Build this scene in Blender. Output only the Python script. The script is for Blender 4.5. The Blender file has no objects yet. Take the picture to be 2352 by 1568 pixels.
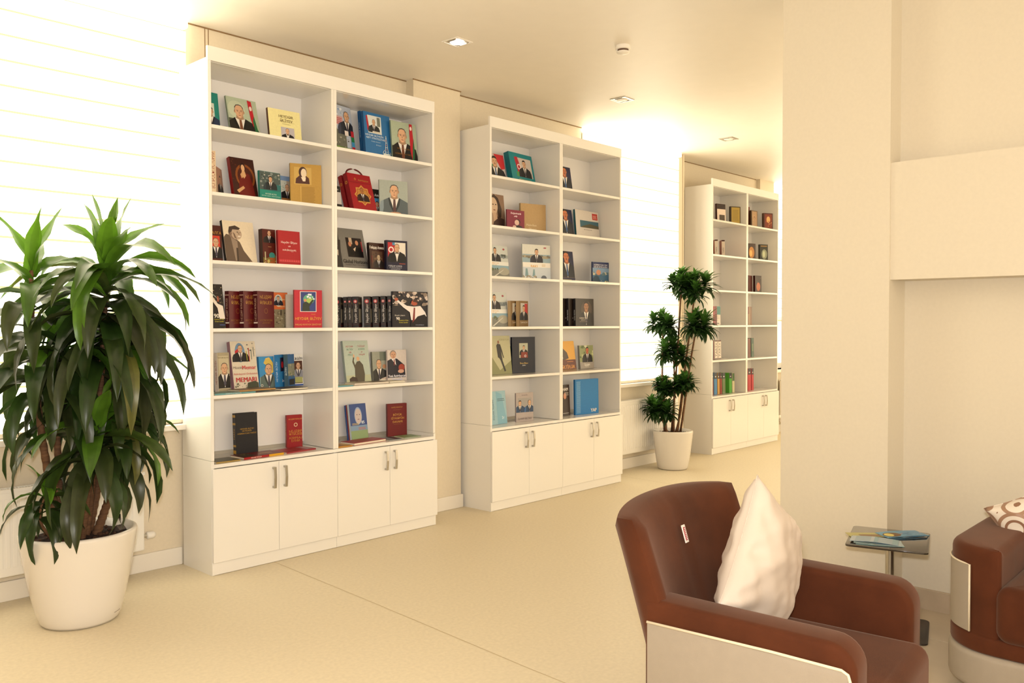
import bpy, bmesh, math, random
from mathutils import Vector, Matrix, Euler
R = math.radians
SC = bpy.context.scene
COL = SC.collection

# ------------------------------------------------------------------ camera
F_PX, YAW, PITCH, ROLL = 1949.29, .756, -.022, -.0011
CAM = Vector((-2.3373, -4.5682, 1.45))
fw = Vector((math.cos(PITCH)*math.cos(YAW), math.cos(PITCH)*math.sin(YAW), math.sin(PITCH)))
rt = Vector((math.sin(YAW), -math.cos(YAW), 0)); up = rt.cross(fw)
rt2 = rt*math.cos(ROLL)+up*math.sin(ROLL); up2 = -rt*math.sin(ROLL)+up*math.cos(ROLL)
cd = bpy.data.cameras.new('camera'); cam = bpy.data.objects.new('camera', cd); COL.objects.link(cam)
cam.matrix_world = Matrix(((rt2.x, up2.x, -fw.x, CAM.x), (rt2.y, up2.y, -fw.y, CAM.y), (rt2.z, up2.z, -fw.z, CAM.z), (0, 0, 0, 1)))
cd.sensor_fit = 'HORIZONTAL'; cd.sensor_width = 36; cd.lens = 36*F_PX/2352; cd.clip_start = .05
SC.camera = cam
# ------------------------------------------------------------------ colour management
SC.view_settings.view_transform = 'Standard'; SC.view_settings.look = 'None'
SC.view_settings.gamma = 1; SC.view_settings.exposure = 0; SC.view_settings.use_curve_mapping = False
# ------------------------------------------------------------------ world and lights
wd = bpy.data.worlds.new('daylight'); SC.world = wd; wd.use_nodes = True
wd.node_tree.nodes['Background'].inputs[0].default_value = (1, .97, .9, 1)
wd.node_tree.nodes['Background'].inputs[1].default_value = 2.2
def area(name, loc, aim, sx, sy, power, col, spread=180):
    l = bpy.data.lights.new(name, 'AREA'); l.shape = 'RECTANGLE'; l.size = sx; l.size_y = sy; l.energy = power; l.color = col
    l.spread = R(spread)
    o = bpy.data.objects.new(name, l); COL.objects.link(o); o.location = loc
    o.rotation_euler = (Vector(aim)-Vector(loc)).to_track_quat('-Z', 'Y').to_euler(); return o
WARM = (1, .87, .65)
BLIND_STRENGTH = 4.2
area('lounge_top_fill', (-2.6, -6.2, 3.2), (-2.6, -6.2, 0), 3.6, 2.6, 30, WARM)  # unseen ceiling fill behind the camera, added to lift the lounge
area('lounge_side_fill', (-4.9, -4.6, 1.9), (3, -2.5, 1.9), 4.4, 2.2, 26, (1, .90, .73))  # unseen side fill, added; the near wall has no opening
area('back_wall_fill', (-1.5, -8.9, 1.9), (-1.5, 0, 1.9), 6.5, 2.3, 152, (1, .90, .73))  # added fill before the solid back wall, brightens the bookcase fronts
area('far_room_top_fill', (7.0, -6.5, 3.2), (7.0, -6.5, 0), 4, 3, 60, WARM)  # unseen overhead fill added for the far room
area('far_back_fill', (6.5, -8.9, 1.9), (6.5, 0, 1.9), 6.5, 2.3, 150, (1, .89, .70))  # added fill along the back wall, lifts the far floor
area('far_end_fill', (10.9, -4.0, 1.9), (0, -4.0, 1.9), 6.0, 2.2, 140, (1, .89, .66))  # added fill at the closed far wall, brightens far ceiling and floor
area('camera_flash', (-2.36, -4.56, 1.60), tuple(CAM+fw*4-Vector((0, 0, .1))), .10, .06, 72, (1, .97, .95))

# ------------------------------------------------------------------ materials
def lin(h):
    h = h.lstrip('#'); v = [int(h[i:i+2], 16)/255 for i in (0, 2, 4)]
    return tuple(c/12.92 if c <= .04045 else ((c+.055)/1.055)**2.4 for c in v)
MT = {}
def mat(name, col, rough=.5, metal=0, spec=.5, noise=0, nscale=30, bump=0, bscale=200, coat=0, sheen=0, emis=None, estr=0, trans=0, attr=None, ior=1.45, stretch=None):
    if name in MT: return MT[name]
    m = bpy.data.materials.new(name); m.use_nodes = True; nt = m.node_tree; b = nt.nodes['Principled BSDF']
    c = lin(col) if isinstance(col, str) else col
    b.inputs['Base Color'].default_value = (*c, 1); b.inputs['Roughness'].default_value = rough
    b.inputs['Metallic'].default_value = metal; b.inputs['Specular IOR Level'].default_value = spec
    b.inputs['Coat Weight'].default_value = coat; b.inputs['Coat Roughness'].default_value = .08
    b.inputs['Transmission Weight'].default_value = trans; b.inputs['IOR'].default_value = ior
    if sheen: b.inputs['Sheen Weight'].default_value = sheen; b.inputs['Sheen Roughness'].default_value = .45; b.inputs['Sheen Tint'].default_value = (1, .78, .62, 1)
    src = None
    if attr:
        a = nt.nodes.new('ShaderNodeAttribute'); a.attribute_name = attr; src = a.outputs['Color']
        nt.links.new(src, b.inputs['Base Color'])
    tc = nt.nodes.new('ShaderNodeTexCoord'); vec = tc.outputs['Object']
    if stretch:
        mp = nt.nodes.new('ShaderNodeMapping'); mp.inputs['Scale'].default_value = stretch; nt.links.new(vec, mp.inputs[0]); vec = mp.outputs[0]
    if noise:
        n = nt.nodes.new('ShaderNodeTexNoise'); n.inputs['Scale'].default_value = nscale; n.inputs['Detail'].default_value = 6; nt.links.new(vec, n.inputs['Vector'])
        r = nt.nodes.new('ShaderNodeMapRange'); r.inputs[1].default_value = .3; r.inputs[2].default_value = .7; r.inputs[3].default_value = 1-noise; r.inputs[4].default_value = 1+noise
        nt.links.new(n.outputs[0], r.inputs[0])
        h = nt.nodes.new('ShaderNodeVectorMath'); h.operation = 'SCALE'
        if src: nt.links.new(src, h.inputs[0])
        else: h.inputs[0].default_value = c
        nt.links.new(r.outputs[0], h.inputs['Scale']); nt.links.new(h.outputs[0], b.inputs['Base Color'])
    if bump:
        n2 = nt.nodes.new('ShaderNodeTexNoise'); n2.inputs['Scale'].default_value = bscale; n2.inputs['Detail'].default_value = 4; nt.links.new(vec, n2.inputs['Vector'])
        bp = nt.nodes.new('ShaderNodeBump'); bp.inputs['Strength'].default_value = bump; bp.inputs['Distance'].default_value = .002
        nt.links.new(n2.outputs[0], bp.inputs['Height']); nt.links.new(bp.outputs[0], b.inputs['Normal'])
    if emis:
        b.inputs['Emission Color'].default_value = (*emis, 1); b.inputs['Emission Strength'].default_value = estr
    MT[name] = m; return m
WALL = mat('wall_paint', 'dfd2ba', .6, noise=.02, nscale=60, bump=.12, bscale=260)
PILLAR = mat('pillar_paint', 'd9cfbb', .45, noise=.015, nscale=60, bump=.06, bscale=260)
CEIL = mat('ceiling_paint', 'f2ebe0', .5, noise=.01, nscale=8)
FLOOR = mat('linoleum', 'dccfb4', .5, spec=.3, noise=.05, nscale=55, bump=.04, bscale=400)
TILE = mat('floor_tile', 'c4b49c', .3, noise=.05, nscale=6)
SKIRT = mat('skirting_paint', 'e9e2d6', .4)
STONE = mat('stone_skirting', 'b8a68e', .4, noise=.05, nscale=20)
LAM = mat('white_laminate', 'eae6df', .10, spec=.5, bump=.01, bscale=500)
LAMD = mat('white_laminate_back', 'eeeae6', .3)
STEEL = mat('brushed_steel', 'b8b4ac', .3, metal=1)
RAD = mat('radiator_enamel', 'ece8e0', .3)
POT = mat('glossy_white_plastic', 'dcd5cb', .14, coat=.4)
SOIL = mat('potting_soil', '2c1a12', .95, noise=.6, nscale=60, bump=1, bscale=90)
STEM = mat('cane_bark', '6b4a30', .8, noise=.35, nscale=20, bump=.6, bscale=60, stretch=(1, 1, 6))
VELV = mat('brown_velvet', '4f2815', .8, noise=.20, nscale=6, bump=.15, bscale=500, sheen=.16, spec=.15)
LEATH = mat('cream_leather', '9c9080', .42, bump=.25, bscale=700, noise=.02, nscale=30)
PIPE = mat('cream_piping', 'e0d2b8', .45)
DARK = mat('dark_plinth', '2a1a16', .5)
SATIN = mat('ivory_satin', 'c6b8aa', .34, sheen=.2, bump=.5, bscale=14, noise=.03, nscale=14)
GLASS = mat('smoked_glass', '4c4238', .04, trans=.55, ior=1.45, coat=.3)
CLEAR = mat('clear_glass', 'ffffff', .02, trans=1)
BLACKM = mat('black_metal', '2a2220', .35)
PRINT = mat('printed_paper', 'ffffff', .4, attr='ink', spec=.45)
COVER = mat('book_cover_board', 'ffffff', .4, attr='ink', spec=.45, noise=.04, nscale=70)
PAGES = mat('book_pages', 'e6dcc4', .8, noise=.08, nscale=300, stretch=(.02, 1, .02))
BLIND = mat('blind_fabric_emissive', 'fff8ea', .9, emis=(1, .91, .70), estr=BLIND_STRENGTH)  # fabric emits by itself; stands in for daylight coming through it
BLIND2 = mat('blind_fabric_double_layer', '8c8468', .9, emis=(1, .90, .60), estr=.25)  # backing layer, with a weaker emission in place of daylight
RAIL = mat('blind_rail', 'e6dcc8', .5)
WHITEM = mat('white_plastic', 'efe9df', .4)
LAMPON = mat('lamp_glow', 'ffffff', .5, emis=(1, .97, .95), estr=14)
LEAF = mat('dracaena_leaf', 'ffffff', .34, attr='ink', spec=.5, noise=.18, nscale=25)
def leaf_nodes():
    nt = LEAF.node_tree; b = nt.nodes['Principled BSDF']; out = nt.nodes['Material Output']
    tr = nt.nodes.new('ShaderNodeBsdfTranslucent'); at = nt.nodes.new('ShaderNodeAttribute'); at.attribute_name = 'ink'
    sc = nt.nodes.new('ShaderNodeVectorMath'); sc.operation = 'SCALE'; sc.inputs['Scale'].default_value = 1.6
    nt.links.new(at.outputs['Color'], sc.inputs[0]); nt.links.new(sc.outputs[0], tr.inputs[0])
    mx = nt.nodes.new('ShaderNodeMixShader'); mx.inputs[0].default_value = .22
    nt.links.new(b.outputs[0], mx.inputs[1]); nt.links.new(tr.outputs[0], mx.inputs[2]); nt.links.new(mx.outputs[0], out.inputs[0])
leaf_nodes()

# ------------------------------------------------------------------ helpers
def link(name, me, m=None, parent=None, loc=None, rot=None, smooth=False):
    o = bpy.data.objects.new(name, me); COL.objects.link(o)
    if m is not None:
        for x in (m if isinstance(m, (list, tuple)) else [m]): me.materials.append(x)
    if parent: o.parent = parent
    if loc is not None: o.location = loc
    if rot is not None: o.rotation_euler = rot
    if smooth:
        for p in me.polygons: p.use_smooth = True
    return o
def obj(name, bm, m, parent=None, loc=None, rot=None, smooth=False, auto=None):
    me = bpy.data.meshes.new(name)
    if auto is not None:
        bm.normal_update()
        for f in bm.faces: f.smooth = True
        for e in bm.edges:
            if len(e.link_faces) == 2 and e.calc_face_angle(0) > R(auto): e.smooth = False
    bm.to_mesh(me); bm.free(); return link(name, me, m, parent, loc, rot, smooth)
def thing(name, label, cat, loc=(0, 0, 0), rot=(0, 0, 0), group=None):
    o = bpy.data.objects.new(name, None); COL.objects.link(o); o.empty_display_size = .05
    o.location = loc; o.rotation_euler = rot; o['label'] = label; o['category'] = cat
    if group: o['group'] = group
    return o
def tag(o, label, cat, group=None):
    o['label'] = label; o['category'] = cat
    if group: o['group'] = group
    return o
def struct(o, label=None):
    o['kind'] = 'structure'
    if label: o['label'] = label
    return o
def box(bm, x0, x1, y0, y1, z0, z1, bev=0, seg=2):
    r = bmesh.ops.create_cube(bm, size=1); vs = r['verts']
    for v in vs: v.co = Vector(((x0+x1)/2+v.co.x*(x1-x0), (y0+y1)/2+v.co.y*(y1-y0), (z0+z1)/2+v.co.z*(z1-z0)))
    if bev:
        es = {e for v in vs for e in v.link_edges}
        bmesh.ops.bevel(bm, geom=list(es), offset=bev, segments=seg, profile=.5, affect='EDGES')
def bx(*a, **k):
    bm = bmesh.new(); box(bm, *a, **k); return bm
def tube(bm, pts, rad, n=10, cap=True):
    rings = []; pts = [Vector(p) for p in pts]
    rads = rad if isinstance(rad, (list, tuple)) else [rad]*len(pts)
    ref = Vector((0, 0, 1)) if abs((pts[1]-pts[0]).normalized().z) < .9 else Vector((1, 0, 0))
    for i, p in enumerate(pts):
        d = (pts[min(i+1, len(pts)-1)]-pts[max(i-1, 0)]).normalized()
        a = d.cross(ref).normalized(); b = d.cross(a)
        rings.append([bm.verts.new(p+(a*math.cos(t)+b*math.sin(t))*rads[i]) for t in [2*math.pi*k/n for k in range(n)]])
    for r0, r1 in zip(rings, rings[1:]):
        for k in range(n): bm.faces.new((r0[k], r0[(k+1) % n], r1[(k+1) % n], r1[k]))
    if cap: bm.faces.new(rings[0][::-1]); bm.faces.new(rings[-1])
def lathe(bm, prof, n=64, c=(0, 0)):
    rings = []
    for r, z in prof:
        if r < 1e-6: rings.append([bm.verts.new((c[0], c[1], z))])
        else: rings.append([bm.verts.new((c[0]+r*math.cos(2*math.pi*k/n), c[1]+r*math.sin(2*math.pi*k/n), z)) for k in range(n)])
    for a, b in zip(rings, rings[1:]):
        for k in range(n):
            j = (k+1) % n
            f = [a[k % len(a)], a[j % len(a)], b[j % len(b)], b[k % len(b)]]
            u = []
            for v in f:
                if v not in u: u.append(v)
            if len(u) > 2: bm.faces.new(u)
    bmesh.ops.recalc_face_normals(bm, faces=bm.faces)
def prism(bm, pts, axis, a0, a1, bev=0, seg=3):
    """extrude a 2-D outline along an axis (0: pts are (y,z); 2: pts are (x,y))"""
    def P(p, a): return (a, p[0], p[1]) if axis == 0 else ((p[0], a, p[1]) if axis == 1 else (p[0], p[1], a))
    A = [bm.verts.new(P(p, a0)) for p in pts]; B = [bm.verts.new(P(p, a1)) for p in pts]; n = len(pts)
    fs = [bm.faces.new(A), bm.faces.new(B[::-1])]
    for k in range(n): bm.faces.new((A[k], B[k], B[(k+1) % n], A[(k+1) % n]))
    bmesh.ops.recalc_face_normals(bm, faces=bm.faces)
    if bev:
        es = [e for f in fs for e in f.edges]
        bmesh.ops.bevel(bm, geom=es, offset=bev, segments=seg, profile=.5, affect='EDGES')
def arc(cx, cy, r, a0, a1, n=8): return [(cx+r*math.cos(R(a0+(a1-a0)*i/n)), cy+r*math.sin(R(a0+(a1-a0)*i/n))) for i in range(n+1)]
def rrect(x0, x1, y0, y1, r, n=6):
    return arc(x1-r, y1-r, r, 0, 90, n)+arc(x0+r, y1-r, r, 90, 180, n)+arc(x0+r, y0+r, r, 180, 270, n)+arc(x1-r, y0+r, r, 270, 360, n)

# ------------------------------------------------------------------ room shell
CZ, YW, YW2 = 3.255, .38, .57
struct(obj('floor', bx(-5, 11, -9, .8, -.1, 0), FLOOR))
struct(obj('ceiling', bx(-5, 11, -9, .9, CZ, CZ+.03), CEIL))
def wallseg(parts, name, m):
    bm = bmesh.new()
    for p in parts: box(bm, *p)
    return struct(obj(name, bm, m))
SILL = .85
wallseg([(-5, -2.0, YW, YW+.3, 0, CZ+.02), (-2.0, .04, YW, YW+.3, 0, SILL), (.04, 3.86, YW, YW+.3, 0, CZ+.02),
         (3.86, 5.47, YW, YW+.3, 0, SILL), (5.47, 5.62, YW, YW+.3, 0, CZ+.02),
         (5.62, 8.04, YW2, YW2+.3, 0, CZ+.02), (8.04, 9.9, YW2, YW2+.3, 0, SILL-.02), (9.9, 11, YW2, YW2+.3, 0, CZ+.02),
         (-2.0, .04, YW+.12, YW+.3, CZ-.09, CZ+.02), (3.86, 5.47, YW+.12, YW+.3, CZ-.09, CZ+.02), (8.04, 9.9, YW2+.12, YW2+.3, CZ-.09, CZ+.02)], 'wall_left', WALL)
struct(obj('trim_2', bx(1.76, 2.232, .295, YW+.001, 0, CZ+.02), WALL))   # pilaster between the bookcases
struct(obj('trim_3', bx(7.62, 8.0, YW2-.05, YW2+.001, 0, CZ+.02), WALL))
bm = bmesh.new()
for x in (.178, .200): box(bm, x-.0025, x+.0025, YW-.0015, YW+.01, .1, 3.3)
for x in (5.59,): box(bm, x-.003, x+.003, YW-.0015, YW+.01, .1, 3.3)
for a, b, y in ((.05, 1.76, YW), (2.235, 3.85, YW), (5.62, 7.6, YW2)): box(bm, a, b, y-.006, y+.001, CZ-.007, CZ+.001)  # shade of the ceiling gap put in as a dark strip; no real gap
box(bm, 1.755, 2.24, .289, .296, CZ-.007, CZ+.001)
struct(obj('trim_1', bm, mat('groove_and_gap_shade', '8a6f4c', .8)))
struct(obj('wall_far', bx(11, 11.2, -9, .9, 0, 3.44), WALL))
struct(obj('wall_near', bx(-5.2, -5, -9, .9, 0, 3.44), WALL))
struct(obj('wall_back', bx(-5, 11, -9.2, -9, 0, 3.44), WALL))
# right hand side: pillar, recessed wall, low beam
struct(obj('wall_right', bx(2.20, 2.5, -9, -3.05, 0, CZ+.02), PILLAR))
struct(obj('trim_5', bx(1.98, 2.5, -3.05, -2.49, 0, CZ+.02), PILLAR))       # square pillar
bm = bmesh.new(); box(bm, 1.995, 2.21, -9, -3.048, 1.66, 2.235); box(bm, 2.12, 2.21, -9, -3.048, 2.23, CZ+.02)
struct(obj('trim_6', bm, PILLAR))                                          # beam and the wall above it
struct(obj('baseboard_right', bx(2.185, 2.202, -9, -3.05, 0, .105, bev=.003), STONE))
bm = bmesh.new()
for a, b, y in [(-5, -.001, YW), (1.705, 1.76, YW), (3.96, 5.62, YW)]: box(bm, a, b, y-.016, y+.002, 0, .105, bev=.004)
box(bm, 1.76, 2.245, .279, .297, 0, .105, bev=.006); box(bm, 7.5, 11, YW2-.016, YW2+.002, 0, .1)
struct(obj('baseboard_left', bm, SKIRT))
# welded seams of the linoleum
bm = bmesh.new()
for pts in ([(.40, 0), (.345, -1.1), (.28, -2.2), (.2, -4.5), (.1, -8.9)], [(4.2, .3), (4.1, -2), (4.0, -8.9)]):
    for (x0, y0), (x1, y1) in zip(pts, pts[1:]):
        v = [bm.verts.new(p) for p in ((x0-.0022, y0, .0006), (x1-.0022, y1, .0006), (x1+.0022, y1, .0006), (x0+.0022, y0, .0006))]; bm.faces.new(v)
struct(obj('trim_7', bm, mat('weld_seam', 'c2ae88', .5)))
# lounge tiles
bm = bmesh.new(); x = 1.18
while x < 2.17:
    y = -2.52
    while y > -8.6:
        box(bm, x+.002, min(x+.6, 2.2)-.002, y-.598, y-.002, -.004, .004, bev=.001, seg=1); y -= .6
    x += .6
struct(obj('trim_8', bm, TILE))

# ------------------------------------------------------------------ windows, sills, blinds
def window(n, x0, x1, yw, z0, z1, mull):
    bm = bmesh.new(); y0, y1 = yw+.13, yw+.19
    box(bm, x0, x1, y0, y1, z0, z0+.07, bev=.004); box(bm, x0, x1, y0, y1, z1-.07, z1, bev=.004)
    box(bm, x0, x0+.07, y0, y1, z0, z1, bev=.004); box(bm, x1-.07, x1, y0, y1, z0, z1, bev=.004)
    for i in range(1, mull): xm = x0+(x1-x0)*i/mull; box(bm, xm-.045, xm+.045, y0, y1, z0, z1, bev=.004)
    w = struct(obj('window_%d' % n, bm, WHITEM), 'white window frame behind roller blind')
    obj('pane', bx(x0+.05, x1-.05, y0+.025, y0+.03, z0+.05, z1-.05), CLEAR, w)
    s = bmesh.new(); box(s, x0-.03, x1+.02, yw-.075, yw+.14, z0-.035, z0, bev=.006)
    obj('window_sill', s, WHITEM, w)
window(1, -2.0, .04, YW, SILL, CZ-.07, 2)
window(2, 3.86, 5.47, YW, SILL, CZ-.07, 2)
window(3, 8.04, 9.9, YW2, SILL-.02, CZ-.07, 2)
def blind(label, x0, x1, yw, zb, zt):
    t = thing('roller_blind', label, 'blind', ((x0+x1)/2, yw-.03, zb))
    T = Matrix.Translation(-t.location)
    bm = bmesh.new(); z = zt-.06
    while z > zb+.02:
        box(bm, x0, x1, yw-.022, yw-.018, max(z-.118, zb+.01), z); z -= .13
    bmesh.ops.transform(bm, matrix=T, verts=bm.verts); obj('fabric_bands', bm, BLIND, t)
    bm = bx(x0, x1, yw-.008, yw-.005, zb+.01, zt-.03); bmesh.ops.transform(bm, matrix=T, verts=bm.verts); obj('backing_fabric', bm, BLIND2, t)
    bm = bx(x0, x1, yw-.0265, yw-.004, zb-.014, zb+.012, bev=.006); bmesh.ops.transform(bm, matrix=T, verts=bm.verts); obj('bottom_rail', bm, RAIL, t)
    bm = bx(x0, x1, yw-.06, yw-.002, zt-.05, zt, bev=.01); bmesh.ops.transform(bm, matrix=T, verts=bm.verts); obj('roller_cassette', bm, BLIND, t)  # cassette glows too, same emissive material as the bands
G = 'roller blinds over the windows'
blind('glowing white banded roller blind behind the broad leaved plant', -2.0, .045, YW, SILL+.017, CZ-.004)
blind('glowing white banded roller blind behind the slim stemmed plant', 3.85, 5.475, YW, SILL+.017, CZ-.004)
blind('glowing white blind beyond the farthest bookcase, raised above its sill', 8.03, 9.91, YW2, 1.48, CZ-.004)

# ------------------------------------------------------------------ radiators
def radiator(x0, x1, z0, z1, yb, label, valve=True, vright=True):
    d = .075; t = thing('panel_radiator', label, 'radiator', ((x0+x1)/2, yb-d/2, 0)); T = Matrix.Translation(-t.location)
    def ch(nm, bm, m, **k):
        bmesh.ops.transform(bm, matrix=T, verts=bm.verts); return obj(nm, bm, m, t, **k)
    bm = bx(x0, x1, yb-d, yb-.012, z0, z1-.012, bev=.008)
    n = int((x1-x0-.08)/.0333); s = (x1-x0-.08)/n
    for i in range(n): x = x0+.04+s*(i+.5); box(bm, x-.011, x+.011, yb-d-.0035, yb-d+.004, z0+.045, z1-.05, bev=.003)
    ch('panel', bm, RAD)
    bm = bmesh.new(); box(bm, x0-.004, x1+.004, yb-d-.001, yb-d+.008, z1-.016, z1); box(bm, x0-.004, x1+.004, yb-.02, yb-.008, z1-.016, z1)
    x = x0
    while x < x1: box(bm, x, x+.005, yb-d+.006, yb-.018, z1-.008, z1-.002); x += .014
    ch('top_grille', bm, RAD)
    if valve:
        xs = x1 if vright else x0; s = 1 if vright else -1
        bm = bmesh.new(); tube(bm, [(xs+s*.002, yb-.04, z0+.075), (xs+s*.025, yb-.04, z0+.075)], .011, 12); ch('valve_body', bm, STEEL)
        bm = bmesh.new(); tube(bm, [(xs+s*.024, yb-.04, z0+.075), (xs+s*.03, yb-.04, z0+.075), (xs+s*.065, yb-.04, z0+.075), (xs+s*.075, yb-.04, z0+.075)], [.016, .022, .02, .012], 20); ch('thermostat_knob', bm, WHITEM, smooth=True)
        bm = bmesh.new(); tube(bm, [(xs-s*.09, yb-.04, z0+.01), (xs-s*.09, yb-.04, .03), (xs-s*.09, yb-.03, 0)], .012, 12); ch('pipe', bm, WHITEM)
RB = YW-.03
radiator(-1.9, -.265, .15, .60, RB, 'long white panel radiator behind the large glossy white planter')
radiator(3.98, 5.35, .165, .69, RB, 'white ribbed panel radiator between the middle and farthest bookcases')
radiator(8.2, 9.4, .14, .70, YW2-.03, 'white panel radiator glimpsed beyond the farthest bookcase', vright=False)

# ------------------------------------------------------------------ bookcases
ZS = {1: 2.582, 2: 2.200, 3: 1.810, 4: 1.420, 5: 1.0345, 6: .638}
def bookcase(x0, W, y0, label):
    t = thing('bookcase', label, 'bookcase', (x0+W/2, y0+.17, 0)); T = Matrix.Translation(Vector((x0, y0, 0))-Vector(t.location))
    D, H, ZC = .351, 2.96, .66
    def ch(nm, bm, m=LAM, parent=None):
        bmesh.ops.transform(bm, matrix=T, verts=bm.verts); return obj(nm, bm, m, parent or t)
    b = .0012
    for s in (0, 1):
        x = 0 if s == 0 else W-.02
        ch('side_panel', bx(x, x+.02, 0, D, ZC, H, bev=b, seg=1))
    bm = bx(W/2-.02, W/2-.0004, 0, D-.004, .64, H-.02, bev=b, seg=1); box(bm, W/2+.0004, W/2+.02, 0, D-.004, .64, H-.02, bev=b, seg=1); ch('divider', bm)
    for a, c in ((.02, W/2-.02), (W/2+.02, W-.02)): ch('back_panel', bx(a, c, D-.006, D, .66, H-.02), LAMD)
    ch('top_panel', bx(0.02, W-.02, .02, D, H-.022, H-.002))
    ch('cornice', bx(-.0008, W+.0008, -.002, .018, H-.02, 3.022, bev=b, seg=1))
    for r in (1, 2, 3, 4, 5):
        for a, c in ((.0205, W/2-.0205), (W/2+.0205, W-.0205)): ch('shelf', bx(a, c, .002, D-.007, ZS[r]-.020, ZS[r], bev=b, seg=1))
    bm = bmesh.new(); box(bm, 0, .018, 0, D, .0, ZC-.0015); box(bm, W-.018, W, 0, D, .0, ZC-.0015)
    box(bm, .018, W-.018, .0, D, .617, .638); box(bm, .018, W-.018, .012, D, .078, .096); box(bm, .018, W-.018, D-.006, D, .096, .617)
    box(bm, W/2-.01, W/2+.01, .01, D-.006, .096, .617); ch('base_cabinet', bm)
    bm = bx(.0005, W/2-.0006, -.004, .011, .002, .072, bev=b, seg=1); box(bm, W/2+.0006, W-.0005, -.004, .011, .002, .072, bev=b, seg=1); ch('plinth', bm)
    q = W/4
    for i in range(4):
        a, c = i*q+.001, (i+1)*q-.001
        if i == 3: c += .004
        if i == 0: a += .001
        d = ch('door', bx(a, c, -.018, -.001, .075, .614, bev=.001, seg=1))
        hx = c-.037 if i in (0, 2) else a+.037
        hb = bmesh.new(); h0, h1 = .456, .584
        prism(hb, [(-.018, h0), (-.018, h0+.012), (-.036, h0+.014), (-.040, (h0+h1)/2), (-.036, h1-.014), (-.018, h1-.012), (-.018, h1), (-.042, h1), (-.047, (h0+h1)/2), (-.042, h0)], 0, hx-.008, hx+.008, bev=.001, seg=1)
        bmesh.ops.transform(hb, matrix=T, verts=hb.verts); obj('handle', hb, STEEL, d)
    return t
BX = [(0, 1.7043, 0), (2.2659, 1.6855, 0), (5.906, 1.5749, .2024)]
bookcase(*BX[0], 'nearest white bookcase with two bays, beside the large planter')
bookcase(*BX[1], 'middle white bookcase with two bays, between pilaster and second window')
bookcase(*BX[2], 'farthest white bookcase with two bays, partly behind the pillar')

# ------------------------------------------------------------------ ceiling fittings
def downlight(x, y, label, on=False):
    t = thing('recessed_downlight', label, 'ceiling light', (x, y, CZ), (0, 0, R(2)), 'square downlights in the ceiling')
    s, w = .072, .012
    bm = bmesh.new()
    for a in ((-s, s, -s, -s+w), (-s, s, s-w, s), (-s, -s+w, -s+w, s-w), (s-w, s, -s+w, s-w)): box(bm, a[0], a[1], a[2], a[3], -.005, .0, bev=.001, seg=1)
    obj('frame', bm, STEEL if not on else WHITEM, t)
    bm = bmesh.new(); box(bm, -s+w, s-w, -s+w, s-w, -.003, -.0005); obj('reflector', bm, mat('lamp_reflector', 'cfc8ba', .25, metal=.6), t)
    bm = bmesh.new(); lathe(bm, [(0, -.012), (.03, -.011), (.044, -.007), (.046, -.003)], 32); obj('lamp', bm, LAMPON if on else WHITEM, t, smooth=True)
    bm = bmesh.new()
    for sx in (-1, 1): box(bm, sx*.05-.002, sx*.05+.002, -.035, .035, -.009, -.003)
    obj('baffle', bm, STEEL, t)
downlight(1.42, -.545, 'lit square downlight, nearest of three in the ceiling', True)
downlight(3.30, -.48, 'unlit square downlight above the middle bookcase')
downlight(5.22, -.37, 'unlit square downlight nearest the farthest bookcase')
t = thing('smoke_detector', 'small white round smoke detector on the ceiling beside the pillar', 'smoke detector', (2.22, -1.27, CZ))
bm = bmesh.new(); lathe(bm, [(0, 0), (.048, 0), (.05, -.006), (.05, -.022), (.046, -.026), (0, -.026)], 40); obj('base', bm, WHITEM, t, auto=40)
bm = bmesh.new(); lathe(bm, [(.036, -.026), (.034, -.037), (0, -.037)], 40); obj('sensor_slot', bm, mat('dark_slot', '5a4030', .7), t)
bm = bmesh.new(); lathe(bm, [(0, -.036), (.038, -.036), (.044, -.040), (.040, -.046), (.022, -.054), (0, -.056)], 40); obj('cap', bm, WHITEM, t, auto=40)
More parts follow.
